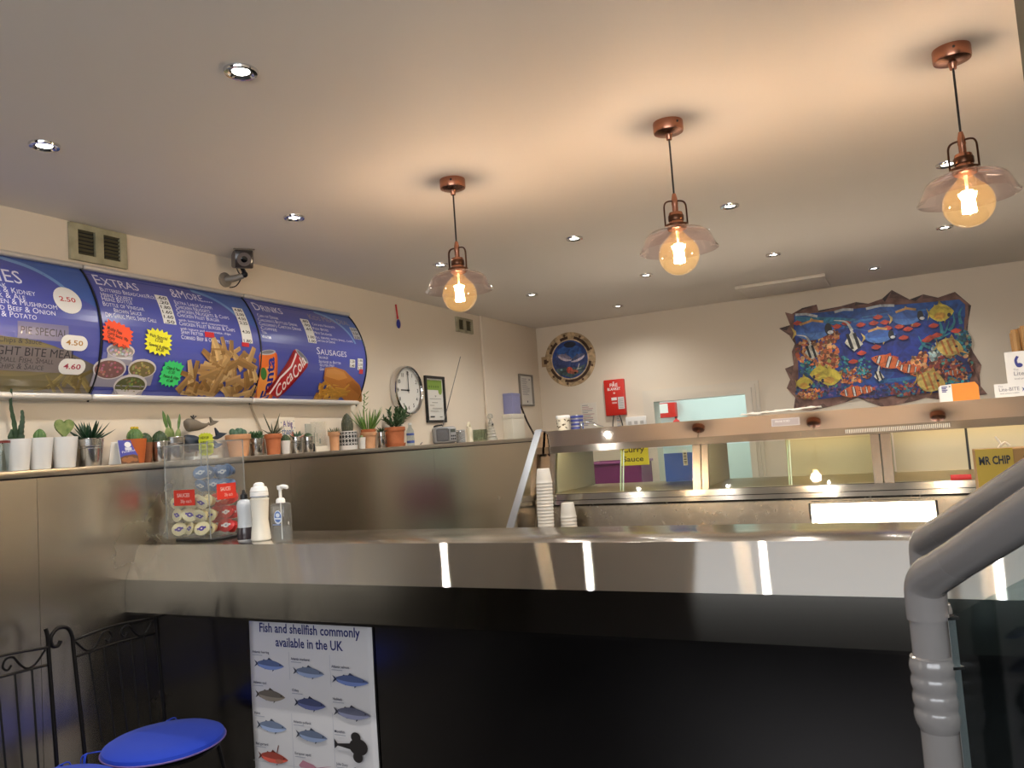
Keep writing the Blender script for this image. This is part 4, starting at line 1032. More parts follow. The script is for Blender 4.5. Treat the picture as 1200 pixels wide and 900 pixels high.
# 19 patterned pot
y = 3.754
t, z = potted('potted_cactus', 'tall thumb-shaped dark cactus in black and white patterned pot', y, 'white', M_potw, .110, .110, taper=.97)
ribbed(t, z, .034, .125, mat('thumb_green', (58, 62, 46), .6, noise=((78, 80, 62), 40)), 18, amp=.04, spines=90)
a = Art(.0003); R19 = .0555; n = 9
m_ = n * 2
for i in range(m_): a.k = 1; a.rect(2 * PI * R19 * i / m_, .026, 2 * PI * R19 * (i + 1) / m_, .104, (24, 22, 26))
for i in range(m_):
    for j in range(3):
        du, dv = PI * R19 / m_, .0127; cu, cv = 2 * PI * R19 * (i + .5) / m_, .0395 + j * .0255; a.k = 2
        a.poly([(cu - du, cv), (cu, cv + dv), (cu + du, cv), (cu, cv - dv)], (226, 224, 218)); a.poly([(cu - du * .66, cv), (cu, cv + dv * .66), (cu + du * .66, cv), (cu, cv - dv * .66)], (24, 22, 26)); a.poly([(cu - du * .36, cv), (cu, cv + dv * .36), (cu + du * .36, cv), (cu, cv - dv * .36)], (226, 224, 218))
a.build('pattern_band', lambda u, v, k: ((R19 + k) * math.cos(u / R19), (R19 + k) * math.sin(u / R19), v), M_print, t)
# 20 small white pot
t, z = potted('potted_cactus', 'tiny cactus in the small white pot right of the patterned pot', 3.885, 'white', M_potw, .052, .070)
ribbed(t, z, .012, .03, G_light, 10)
# 21 grassy plant
t, z = potted('potted_grass', 'fresh green grassy stems in pale terracotta pot with red inner pot', 3.959, 'rim', M_terra2, .100, .100)
MB().lathe([(.036, .09), (.046, .100), (.048, .118), (.045, .118), (.040, .10)], 24).build('inner_pot', M_terra, t)
b = MB(); rd = random.Random(2)
for k in range(46):
    a_ = rd.uniform(0, 2 * PI); e = rd.uniform(.85, 1.5); blade(b, (.02 * math.cos(a_), .02 * math.sin(a_), z + .01), (math.cos(a_) * math.cos(e), math.sin(a_) * math.cos(e), math.sin(e)), rd.uniform(.09, .19), .010, .5, rd.uniform(0, .15))
b.tube(curve([(0, -.015, z), (0, -.035, z + .12), (.01, -.03, z + .25)], 5), .003, 5)
for k in range(7): blade(b, (.008, -.033 + .003 * k, z + .14 + .018 * k), (.3 * (-1) ** k, .6 * (-1) ** k, .6), .03, .012, .4)
b.tube([(.01, .045, z), (.012, .066, z + .15)], .0035, 5)
b.build('stems', mat('grass_green', (90, 124, 52), .5, noise=((120, 150, 78), 30)), t, angle=60)
# 22 bucket behind
t, z = potted('potted_succulent', 'narrow zinc bucket with drooping leaves left of the big plant pot', 4.089, 'bucket', M_zinc, .060, .100)
b = MB()
for k in range(14): a_ = 2.4 * k; e = .4 + .9 * k / 14; blade(b, (0, 0, z), (math.cos(a_) * math.cos(e), math.sin(a_) * math.cos(e), math.sin(e)), .06, .012, .4, .2)
b.build('leaves', G_dark, t, angle=60)
# 23 bushy plant
y = 4.243
t, z = potted('potted_shrub', 'bushy dark leafy plant in large terracotta pot with saucer, beneath the clock', y, 'rim', M_terra, .135, .118, LEDGE + .010, taper=.8)
MB().lathe([(0, -.009), (.060, -.009), (.068, .012), (.065, .012), (.058, -.004), (0, -.004)], 28).build('saucer', M_terra, t)
b = MB(); st = MB(); rd = random.Random(6)
for k in range(13):
    a_ = rd.uniform(0, 2 * PI); e = rd.uniform(.55, 1.35); L = rd.uniform(.09, .17); d = Vector((math.cos(a_) * math.cos(e) * .8, math.sin(a_) * math.cos(e) * 1.25, math.sin(e)))
    p0 = Vector((.015 * math.cos(a_), .02 * math.sin(a_), z)); st.tube([p0, p0 + d * L], [.003, .002], 5)
    for j in range(14):
        q = .2 + .8 * j / 14; pa = rd.uniform(0, 2 * PI); dd = (d + Vector((math.cos(pa), math.sin(pa), rd.uniform(-.1, .6))) * .9).normalized()
        blade(b, p0 + d * L * q, dd, .042, .017, .35, .1)
b.build('foliage', mat('shrub_green', (44, 70, 44), .45, noise=((76, 104, 66), 30)), t, angle=60); st.build('stems', G_grey, t)
# 24 bottle
y = 4.418
t = thing('water_bottle', 'clear plastic bottle with blue and white label beside the big plant', 'bottle', (SX, y, LEDGE + .0005))
MB().lathe([(0, 0), (.024, 0), (.026, .004), (.026, .085), (.025, .10), (.012, .125), (.011, .14), (0, .14)], 24).build('bottle', glass('bottle_plastic', (226, 234, 238), 1.3), t)
MB().lathe([(.0262, .018), (.0266, .018), (.0266, .034), (.0262, .034)], 24).build('label_band', mat('label_blue', (70, 90, 160), .4), t); MB().lathe([(.0262, .070), (.0266, .070), (.0266, .084), (.0262, .084)], 24).build('label_band', mat('label_blue', (70, 90, 160), .4), t)
MB().lathe([(0, .14), (.013, .14), (.013, .153), (0, .153)], 18).build('cap', M_white, t)
# 25 radio
y = 4.861
t = thing('radio', 'silver-grey portable radio with long aerial on the ledge', 'radio', (SX - .005, y, LEDGE + .0005), -.7)
MB().span((-.045, -.085, 0), (.040, .085, .122), .022, 4).build('case', mat('radio_grey', (150, 150, 150), .4, .2), t)
MB().span((.034, -.072, .016), (.044, .020, .108), .012, 3).build('speaker_grille', mat('radio_grille', (110, 110, 112), .6, noise=((84, 84, 88), 300)), t)
f_ = MB().span((.034, .030, .012), (.043, .078, .112), .008, 3).build('control_panel', mat('radio_panel', (170, 170, 170), .35), t)
MB().span((.042, .036, .078), (.0445, .072, .102), .002, 1).build('display', mat('radio_display', (92, 98, 92), .2), f_)
for k in range(6): MB().span((.042, .037 + .013 * (k % 3), .024 + .022 * (k // 3)), (.0455, .046 + .013 * (k % 3), .036 + .022 * (k // 3)), .001, 1).build('button', M_black, f_)
MB().cyl((-.03, .0, .118), (-.03 - .2126, .2524, .66), .0032, .0022, 6).build('aerial', mat('aerial_grey', (120, 118, 116), .35, .5), t)
MB().tube(curve([(-.045, -.06, .09), (-.06, -.10, .08), (.04, -.17, .03), (.13, -.22, .006)], 6), .003, 6).build('power_cord', M_black, t)
MB().tube(curve([(-.03, -.08, .05), (-.03, -.095, .10), (-.03, -.06, .128), (-.03, .0, .135)], 6), .006, 8).build('carry_handle', M_black, t)
# 26 speckled canister
t = thing('canister', 'grey speckled canister right beside the radio', 'canister', (SX, 5.086, LEDGE + .0005))
MB().lathe([(0, 0), (.033, 0), (.034, .003), (.034, .086), (.0345, .088), (.032, .094), (0, .095)], 24).build('canister', mat('speckled_grey', (126, 126, 126), .5, noise=((186, 186, 184), 120)), t)
MB().lathe([(.0342, .082), (.0352, .083), (.0352, .087), (.0342, .088)], 24).build('seam_ring', M_chrome, t)
# 27 cream figure
t = thing('seahorse_figurine', 'cream carved figurine with frilled top standing on the ledge', 'figurine', (SX, 5.224, LEDGE + .0005))
MB().lathe([(0, 0), (.028, 0), (.026, .01), (.02, .03), (.023, .06), (.026, .09), (.02, .105), (.010, .112), (0, .114)], 20, ribs=6, amp=.05).build('body', mat('cream_resin', (226, 216, 190), .4), t)
b = MB()
for k in range(7): b.ball((0, -.022 + .007 * k, .118 + .022 * math.sin(PI * k / 6)), .010, (1, 1, 1.4), 10, 6)
b.build('frill', mat('cream_resin', (226, 216, 190), .4), t)
# 28 glass block
t = thing('glass_tealight', 'square clear glass candle holder on the ledge', 'candle holder', (SX, 5.391, LEDGE + .0005))
b = MB(); s_ = .042
for q in (((-s_, -s_, 0), (s_, s_, .012)), ((-s_, -s_, .012), (-s_ + .008, s_, .092)), ((s_ - .008, -s_, .012), (s_, s_, .092)), ((-s_ + .008, -s_, .012), (s_ - .008, -s_ + .008, .092)), ((-s_ + .008, s_ - .008, .012), (s_ - .008, s_, .092))): b.span(*q)
b.build('glass_cube', glass('thick_glass', (222, 228, 218), 1.5), t)
MB().cyl((0, 0, .0125), (0, 0, .03), .02, seg=18).build('candle', mat('wax', (228, 218, 196), .5), t)
# 29 glass tree
t = thing('glass_tree', 'ribbed frosted glass tree ornament with a dark speck beside the white box', 'ornament', (SX, 5.576, LEDGE + .0005))
pr = [(0, 0), (.046, 0)]
for k in range(7): pr += [(.048 - .0048 * k, .012 + .022 * k), (.040 - .0048 * k, .026 + .022 * k)]
b = MB().lathe(pr + [(.010, .172), (0, .176)], 28); b.build('tree', mat('frosted_glass', (214, 210, 196), .25, trans=.5), t)
b = MB().lathe([(0, .176), (.02, .18), (.022, .20), (.014, .215), (0, .218)], 18); b.build('finial', mat('frosted_glass', (214, 210, 196), .25), t)
MB().ball((.03, -.022, .13), .008, seg=10, rings=6).build('stud', M_black, t)
# 30, 31 boxes
y = 5.999
t = thing('white_box', 'plain off-white lidded box at the far end of the ledge', 'box', (SX - .01, y, LEDGE + .0005), .0)
MB().span((-.055, -.115, 0), (.055, .115, .172), .004).build('box', mat('box_white', (222, 216, 200), .5), t); MB().span((-.057, -.118, .172), (.057, .118, .214), .004).build('lid', mat('box_white', (222, 216, 200), .5), t)
t = thing('lilac_box', 'plain lilac-blue box stacked upon the off-white box', 'box', (SX - .01, y - .005, LEDGE + .2150))
b = MB(); b.span((-.05, -.080, 0), (.05, .080, .150), .003); b.build('box', mat('box_lilac', (142, 144, 186), .5), t); MB().span((-.052, -.082, .150), (.052, .082, .176), .003).build('lid', mat('box_lilac', (142, 144, 186), .5), t)
# 32 leaning stick
(y0, z0), (y1, z1) = (6.308, 1.487), (6.184, 1.907)
t = thing('leaning_cane', 'dark thin cane leaning against the corner wall behind the lilac box', 'cane', (-2.938, y0 + .035, LEDGE + .0005))
MB().tube([(0, 0, .004), (-.030, -.09, .15), (-.055, -.15, .30)], .008, 8).build('shaft', mat('dark_wood', (52, 38, 30), .5), t); MB().cyl((0, 0.0, 0), (-.004, -.012, .016), .0095, seg=10).build('ferrule', M_black, t)
# cable dropping from the foot of the menu boards
(y0, z0), (y1, z1) = (3.021, 1.739), (3.109, 1.608)
b = MB(); b.tube(curve([(XW + .03, y0, z0), (XW + .015, y0 + .03, (z0 + z1) / 2 + .03), (XW + .008, y1, z1), (XW + .006, y1 + .03, LEDGE + .01)], 6), .006, 8)
tag(b.build('lamp_cable', mat('cable_grey', (170, 156, 136), .5)), 'pale cable dropping from the menu boards to the ledge', 'cable')

# ------------------------------------------------------------------ on the serving counter
CT = 1.1275
# acrylic dispenser
dx, dy = -2.728, 2.455; W, D, H = .26, .20, .415
t = thing('acrylic_dispenser', 'clear acrylic portion dispenser with red price labels on the counter', 'dispenser', (dx, dy, CT))
M_acr = glass('clear_acrylic', (253, 254, 254), .8, .02, 1.49, haze=.045)
M_acre = glass('acrylic_edge', (225, 230, 230), 2.0, .05, haze=.25)
MB().span((-W / 2 + .04, -D / 2 + .01, 0), (W / 2 - .0, D / 2, .008), .002, 1).build('base', M_black, t)
def sheet_(a, b_): return MB().span(a, b_)
zb = .009
b = MB()
b.span((-W / 2, -D / 2, zb + .07), (W / 2, -D / 2 + .003, H - .012)); p1 = b.build('wall_panel', M_acr, t)
b = MB(); b.span((W / 2 - .003, -D / 2 + .003, zb + .06), (W / 2, D / 2, H)); b.build('wall_panel', M_acr, t)
b = MB(); b.span((-W / 2, -D / 2 + .003, zb), (-W / 2 + .003, D / 2, H)); b.build('wall_panel', M_acr, t)
b = MB(); b.span((-W / 2 + .003, D / 2 - .003, zb), (W / 2 - .003, D / 2, H)); b.build('wall_panel', M_acr, t)
b = MB(); b.span((-W / 2 + .003, -.002, zb), (W / 2 - .003, .001, H - .03)); b.build('partition', M_acr, t)
b = MB(); b.span((-W / 2 + .003, -D / 2 + .003, zb), (W / 2 - .003, D / 2 - .003, zb + .003)); b.build('shelf', M_acr, t)
b = MB(); b.prism([(-W / 2, .01), (-W / 2 - .05, .03), (-W / 2 - .055, .075), (-W / 2, .115)], -D / 2 + .003, -D / 2 + .006, 'y'); b.build('scoop_lip', M_acr, t)
b = MB(); b.prism([(-D / 2 + .003, zb), (-D / 2 - .03, zb + .01), (-D / 2 - .036, zb + .05), (-D / 2 - .033, zb + .05), (-D / 2 - .027, zb + .013), (-D / 2 + .003, zb + .003)], -W / 2 + .01, W / 2 - .03, 'x'); b.build('scoop_lip', M_acr, t)
for xx, yy in ((-W / 2, -D / 2), (W / 2 - .003, -D / 2), (W / 2 - .003, D / 2 - .003), (-W / 2, D / 2 - .003)): MB().span((xx - .0004, yy - .0004, zb), (xx + .0034, yy + .0034, H)).build('edge_strip', M_acre, t)
b = MB()
for q in (((-W / 2 + .0035, -D / 2 - .0004, H - .013), (W / 2 - .0035, -D / 2 + .0034, H - .009)), ((W / 2 - .003, -D / 2 + .0035, H - .003), (W / 2 + .0006, D / 2 - .0035, H)), ((-W / 2 + .0035, D / 2 - .003, H - .003), (W / 2 - .0035, D / 2 + .0004, H))): b.span(*q)
b.build('top_edge', M_acre, t)
for nm, mp, off in (('red_label', lambda u, v, k: (u, -D / 2 - .0015 - k, v), (-.075, .15)), ('red_label', lambda u, v, k: (W / 2 + .0015 + k, u, v), (-.06, .165))):
    a = Art(.0004); w_ = .125 if mp(0, 0, 0)[0] == 0 else .105
    a.rect(off[0], off[1], off[0] + w_, off[1] + .066, (206, 46, 30)); a.text('SAUCES', off[0] + .02, off[1] + .036, .016, (236, 200, 190), w_ - .05, bold=.01); a.text('20p each', off[0] + .04, off[1] + .012, .014, (236, 200, 190), w_ - .06)
    a.build(nm, mp, M_print, t)
# portions, one object each
def portion(name, label, group, body, lidc, blot, rim):
    o_ = thing(name, label, 'sauce portion', (0, 0, 0), 0, group)
    MB().lathe([(0, -.015), (.019, -.015), (.022, -.012), (.028, .007), (.032, .009), (.032, .011), (0, .011)], 18, squash=(1.15, .85)).build('tub', body, o_)
    MB().lathe([(0, .0112), (.0315, .0112), (.0335, .0118), (.0315, .0128), (0, .0128)], 18, squash=(1.15, .85)).build('lid', lidc, o_)
    a = Art(.0004); a.k = 1; a.ell(0, 0, .014, .010, blot, n=12); a.rect(-.022, -.003, .022, .005, blot); a.ell(0, .0, .005, .003, rim, n=8)
    a.build('print', lambda u, v, k: (u, v, .0128 + k), M_print, o_)
    return o_
Mc = mat('cream_foil', (214, 200, 146), .32, .3); Mb = mat('blue_foil', (66, 96, 140), .3, .4); Mr = mat('red_foil', (196, 40, 40), .32, .2)
pc = portion('cream_portion', 'cream sauce portion with violet print in the lower bin of the acrylic dispenser', 'cream sauce portions', Mc, mat('cream_lid', (226, 216, 176), .3, .2), (84, 64, 150), (226, 220, 200))
pb = portion('blue_portion', 'blue foil sauce portion in the upper rear bin of the acrylic dispenser', 'blue sauce portions', Mb, mat('blue_lid', (92, 124, 168), .28, .4), (196, 206, 216), (60, 90, 150))
pr_ = portion('red_portion', 'red and white sauce portion in the lower rear bin of the acrylic dispenser', 'red sauce portions', Mr, mat('red_lid', (214, 60, 56), .3, .2), (236, 230, 228), (120, 130, 170))
def copy3(src, loc, rot):
    r = src.copy(); COL.objects.link(r); r.location = loc; r.rotation_euler = rot
    for ch in list(src.children): c = ch.copy(); COL.objects.link(c); c.parent = r
    return r
rd = random.Random(21)
def fill(src, x0, x1, y0, y1, z0, nx, ny, nz, dz, top=0):
    first = True
    for k in range(nz):
        for i in range(nx):
            for j in range(ny):
                if k == nz - 1 and (i + j) % 2 and top: continue
                x = dx + x0 + (x1 - x0) * (i + .5) / nx + rd.uniform(-.006, .006); y = dy + y0 + (y1 - y0) * (j + .5) / ny + rd.uniform(-.004, .004); z = CT + z0 + k * dz + rd.uniform(0, .004)
                rot = (rd.uniform(1.2, 1.9), rd.uniform(-.3, .3), rd.uniform(-.35, .35))
                if first: src.location = (x, y, z); src.rotation_euler = rot; first = False
                else: copy3(src, (x, y, z), rot)
fill(pc, -.112, .092, -.085, -.012, .046, 3, 2, 3, .057, 0)
fill(pb, -.08, .112, .02, .085, .225, 3, 2, 2, .057, 0)
fill(pr_, .005, .112, .02, .085, .046, 2, 2, 3, .057, 0)
# vinegar, salt, sanitiser
x, y = (-2.431, 2.382)
t = thing('vinegar_bottle', 'vinegar shaker bottle with black nozzle, dark liquid inside, on the counter', 'bottle', (x, y, CT))
MB().lathe([(0, 0), (.030, 0), (.032, .004), (.029, .050), (.027, .09), (.030, .128), (.030, .142), (.024, .158), (.012, .166), (0, .166)], 24).build('bottle', mat('milky_plastic', (196, 200, 204), .3), t)
MB().lathe([(.0323, .004), (.0331, .006), (.0331, .03), (.0300, .052), (.0296, .052)], 24).build('liquid', mat('dark_vinegar', (58, 50, 54), .2), t)
MB().lathe([(0, .1662), (.015, .1662), (.014, .184), (.008, .188), (.005, .203), (0, .204)], 18).build('nozzle', M_black, t)
x, y = (-2.343, 2.378)
t = thing('salt_shaker', 'white plastic salt shaker with domed cap between vinegar bottle and hand gel', 'salt shaker', (x, y, CT))
MB().lathe([(0, 0), (.036, 0), (.039, .004), (.037, .03), (.031, .08), (.036, .155), (.038, .165), (.030, .17), (0, .17)], 28).build('bottle', mat('shaker_white', (222, 218, 206), .35), t)
MB().lathe([(0, .1702), (.030, .1702), (.036, .176), (.036, .190), (.034, .192), (.036, .196), (.030, .212), (.022, .214), (.020, .224), (.012, .230), (0, .231)], 28).build('cap', mat('shaker_cap', (230, 230, 228), .3), t)
MB().lathe([(.0312, .172), (.0366, .1735), (.0366, .1765), (.0362, .177)], 28).build('neck_ring', mat('grey_ring', (150, 158, 170), .3), t)
x, y = (-2.181, 2.324)
t = thing('sanitiser_bottle', 'clear pump bottle of hand gel with blue label', 'bottle', (x, y, CT))
MB().span((-.036, -.024, 0), (.036, .024, .150), .012, 4).build('bottle', glass('gel_bottle', (250, 252, 253), 1.3, haze=.07), t)
MB().span((-.031, -.019, .004), (.031, .019, .060), .010, 3).build('gel', glass('gel_fill', (248, 251, 253), .8, haze=.06), t)
MB().lathe([(.0, .150), (.018, .150), (.017, .162), (.012, .168), (.0, .168)], 20).build('collar', M_white, t)
pm = MB(); pm.cyl((0, 0, .166), (0, 0, .205), .006, seg=12); pm.cyl((0, 0, .200), (0, 0, .216), .011, .012, 14); pm.tube(curve([(0, 0, .210), (.02, -.004, .212), (.045, -.008, .208)], 4), [.008] * 8 + [.006], 10); pm.build('pump', M_white, t)
MB().cyl((0, 0, .01), (0, 0, .15), .002, seg=6).build('dip_tube', M_white, t)
a = Art(.0004); a.ell(.006, .096, .020, .026, (222, 228, 238)); a.ell(.006, .098, .017, .021, (92, 124, 186)); a.ell(.006, .104, .010, .008, (222, 230, 240)); a.rect(-.010, .088, .022, .094, (222, 230, 240)); a.rect(-.02, .066, .02, .07, (130, 150, 190))
a.build('label_print', lambda u, v, k: (u, -.0245 - k, v), M_print, t)
x2, y2 = (-2.369, 2.452)
t = thing('cocktail_stick_pot', 'tiny white lidded pot just behind the salt shaker', 'pot', (x2 - .075, y2 + .045, CT))
MB().lathe([(0, 0), (.017, 0), (.018, .13), (.0, .13)], 16).build('pot', mat('shaker_cap', (230, 230, 228), .3), t); MB().lathe([(0, .1302), (.019, .1302), (.019, .145), (.008, .165), (0, .166)], 16).build('lid', M_white, t)
# yellow collection box
(x0, z1) = (0.166, 1.341); (x1, _) = (0.255, 1.345)
t = thing('charity_box', 'yellow box lettered in black marker behind the handrail', 'box', ((x0 + x1) / 2, 2.47, CT), 0)
w = x1 - x0; h = z1 - CT
MB().span((-w / 2, 0, 0), (w / 2 + .06, .10, h - .002), .002, 1).build('carton', mat('brown_card', (150, 112, 60), .65), t)
MB().span((-w / 2, -.003, 0), (w / 2 - .002, 0, h)).build('yellow_front', mat('mustard_card', (170, 140, 36), .55), t)
a = Art(.0004); a.text('MR CHIP', -w * .42, h - .042, .022, (22, 20, 18), w * .82, bold=.03, rot=.02); a.text('V', w / 2 + .02, h - .04, .018, (60, 50, 40), bold=.02)
a.build('marker_lettering', lambda u, v, k: (u, -.0035 - k, v), M_print, t)
b = MB(); b.tube(curve([(w * .15, .03, h), (w * .22, .03, h + .012), (w * .1, .03, h + .03)], 4), .003, 6); b.tube(curve([(w * .2, .03, h + .004), (w * .34, .03, h + .014), (w * .46, .03, h + .004)], 4), .003, 6); b.build('string_tie', mat('string_white', (228, 218, 196), .6), t)

# ------------------------------------------------------------------ fish poster on the counter front
(px0, pz1), (px1, _) = (-2.395, 0.833), (-1.795, 0.830)
pz0 = .02; PYp = 2.3440
pw = px1 - px0; ph = .835 - pz0
t = thing('fish_poster', 'white poster of fish and shellfish pinned to the dark counter front', 'poster', ((px0 + px1) / 2, PYp, pz0))
b = MB(); n = 20; vs = []
def ripple(u, v): return .0012 * math.sin(v * 9) + .0006 * math.sin(u * 11 + v * 4)
for i in range(n + 1):
    vs.append([b.bm.verts.new((-pw / 2 + pw * i / n, ripple(-pw / 2 + pw * i / n, ph * j / 24), ph * j / 24)) for j in range(25)])
for i in range(n):
    for j in range(24): b._f([vs[i][j], vs[i + 1][j], vs[i + 1][j + 1], vs[i][j + 1]])
sh = b.build('sheet', mat('poster_paper', (218, 216, 218), .45), t); sh.modifiers.new('thickness', 'SOLIDIFY').thickness = .0004
cxp, czp = (px0 + px1) / 2, pz0
a = Art(.00012); NAVY = (36, 44, 110)
def K2(p): return (p[0] - cxp, p[1] - czp)
l, r_ = K2((-2.344, 0.789)), K2((-1.856, 0.782)); zt = .755
a.text('Fish and shellfish commonly', 0, zt, .036, NAVY, pw * .82, align='C', bold=.02); a.text('available in the UK', 0, zt - .052, .036, NAVY, pw * .55, align='C', bold=.02)
for k in (1, 2): a.rect(-pw / 2 + pw * k / 3 - .0008, .05, -pw / 2 + pw * k / 3 + .0008, zt - .07, (176, 178, 190))
SP = [[('Atlantic herring', (92, 108, 150), 0), ('Atlantic cod', (112, 104, 92), 1), ('Hake', (120, 134, 160), 1), ('Red gurnard', (168, 76, 64), 2), ('Atlantic halibut', (96, 84, 68), 3), ('Lemon sole', (150, 120, 80), 3)],
      [('Atlantic mackerel', (110, 122, 146), 0), ('Coley', (76, 82, 118), 1), ('Atlantic pollock', (104, 116, 140), 1), ('European squid', (186, 130, 146), 4), ('Megrim', (166, 140, 150), 3), ('Crab', (170, 90, 60), 3)],
      [('Atlantic salmon', (84, 98, 140), 0), ('Haddock', (96, 98, 118), 1), ('Monkfish', (44, 40, 40), 5), ('John Dory', (166, 166, 170), 3), ('Plaice', (120, 124, 160), 3), ('Dab', (130, 110, 90), 3)]]
for ci, colm in enumerate(SP):
    for ri, (nm, c, kd) in enumerate(colm):
        cu = -pw / 2 + pw * (ci + .5) / 3; cv = zt - .125 - .015 * ci - ri * .117
        if cv < .06: continue
        a.text(nm, cu - pw * .145, cv + .042, .010, (50, 52, 80), pw * .008 * len(nm) + .01, bold=.01); a.rect(cu - pw * .145, cv + .033, cu - pw * .06, cv + .036, (170, 172, 184))
        L = .15 if ci < 2 else .165
        if kd in (0, 1, 2): a.fish(cu, cv, L, .042 if kd else .038, c, 1, -.03, belly=tuple(min(255, int(x * 1.4)) for x in c), fin=tuple(int(x * .6) for x in c))
        if kd == 2: a.line([(cu + .02, cv + .02), (cu + .03, cv + .05)], .004, (120, 60, 50)); a.ell(cu + .03, cv - .01, .02, .008, (190, 110, 90))
        if kd == 3: a.ell(cu, cv, .055, .034, c); a.poly([(cu - .045, cv), (cu - .085, cv + .022), (cu - .08, cv - .022)], tuple(int(x * .7) for x in c)); a.line([(cu - .05, cv + .015), (cu, cv + .04), (cu + .05, cv + .012)], .008, tuple(int(x * .8) for x in c)); a.ell(cu + .04, cv + .008, .004, .004, (20, 20, 24), n=8)
        if kd == 4:
            a.poly([(cu - .07, cv + .004), (cu - .05, cv + .024), (cu, cv + .012), (cu + .02, cv), (cu, cv - .014), (cu - .05, cv - .018)], c)
            for q in (-.018, -.006, .006, .016): a.line([(cu + .01, cv), (cu + .05, cv + q * .6), (cu + .085, cv + q)], .004, c, taper=True)
        if kd == 5: a.ell(cu + .02, cv, .042, .030, c); a.ell(cu + .01, cv + .034, .022, .018, c); a.ell(cu + .015, cv - .036, .022, .020, c); a.poly([(cu - .015, cv + .01), (cu - .075, cv + .004), (cu - .09, cv + .02), (cu - .09, cv - .016), (cu - .075, cv - .004), (cu - .015, cv - .012)], c)
a.rect(-pw / 2 + .004, .262, pw / 2 - .004, .2635, (196, 196, 202))
a.build('print', lambda u, v, k: (u, ripple(u, v) - .0004 - k, v), M_print, t)

# ------------------------------------------------------------------ wrought-iron bistro chairs
M_vel = mat('blue_velvet', (2, 54, 184), .8); M_vel.node_tree.nodes['Principled BSDF'].inputs['Sheen Weight'].default_value = .1
M_pipe = mat('lilac_piping', (120, 96, 160), .6)
SC = (1.828, 0.861)
RS = 1.06
def chair(label, yc, curl=True):
    """faces the room (+x); the back stands on the wall side"""
    t = thing('bistro_chair', label, 'chair', (-2.515, yc, 0), 0, 'iron bistro chairs along the wall')
    bx = -.205                               # back plane
    for s in (-1, 1):
        yy = .175 * s
        P = [(bx + .02, yy * .93, .0), (bx + .01, yy * .95, .25), (bx, yy * .97, .46), (bx - .035, yy, .80)]
        if curl and s > 0: P += [(bx - .037, yy, .822), (bx - .037, yy - .002, .846)]
        elif curl: P += [(bx - .04, yy + .002 * s, .86), (bx - .042, yy + .020 * s, .895), (bx - .042, yy + .055 * s, .90), (bx - .042, yy + .080 * s, .875), (bx - .042, yy + .075 * s, .845), (bx - .042, yy + .055 * s, .840), (bx - .042, yy + .045 * s, .855)]
        else: P += [(bx - .04, yy, .88), (bx - .042, yy - .006 * s, .91)]
        MB().tube(curve(P, 5), .0072, 8).build('back_stile', M_iron, t)
    for z in (.845, .785):
        MB().tube(curve([(bx - .037, -.172, z), (bx - .045, 0, z + (.012 if z > .8 else .004)), (bx - .037, .172, z)], 6), .005, 8).build('cross_rail', M_iron, t)
    b = MB()
    for s in (-1, 1):
        b.tube(curve([(bx - .04, .165 * s, .838), (bx - .04, .13 * s, .800), (bx - .04, .10 * s, .793), (bx - .04, .075 * s, .815), (bx - .04, .055 * s, .842), (bx - .04, .03 * s, .842), (bx - .04, .02 * s, .82), (bx - .04, .035 * s, .805), (bx - .04, .048 * s, .818)], 5), .004, 6)
    b.build('scroll', M_iron, t)
    for k in range(5):
        y = -.115 + .0575 * k
        MB().tube([(bx - .037, y, .787), (bx + .005, y * .9, .465)], .0035, 6).build('spindle', M_iron, t)
    b = MB(); N = 32; b.tube([(.19 * math.cos(2 * PI * i / N), .19 * math.sin(2 * PI * i / N), .425) for i in range(N + 1)], .007, 6); b.build('seat_ring', M_iron, t)
    for s in (-1, 1): MB().tube(curve([(.12, .13 * s, .425), (.15, .15 * s, .25), (.19, .18 * s, .0)], 4), .0075, 8).build('leg', M_iron, t)
    c = MB().lathe([(0, .432), (.17 * RS, .432), (.192 * RS, .438), (.198 * RS, .447), (.194 * RS, .458), (.180 * RS, .466), (.12, .470), (0, .472)], 44).build('seat_cushion', M_vel, t)
    b = MB(); b.tube([(.1985 * RS * math.cos(2 * PI * i / 44), .1985 * RS * math.sin(2 * PI * i / 44), .444) for i in range(45)], .003, 6); b.build('piping', M_pipe, c)
    for s in (-1, 1):
        b = MB(); b.tube(curve([(-.16, .11 * s, .442), (-.185, .165 * s, .450), (-.20, .185 * s, .440), (-.195, .19 * s, .40)], 5), .005, 6, flat=(1, .5)); b.tube(curve([(-.185, .165 * s, .450), (-.17, .19 * s, .455), (-.165, .20 * s, .42)], 4), .005, 6, flat=(1, .5)); b.build('tie', M_vel, c)
    return t
chair('blue-cushioned iron bistro chair with curled stiles, beside the fish poster', 2.03)
chair('blue-cushioned iron bistro chair at the lower left photo edge, straight stiles', 1.588, False)

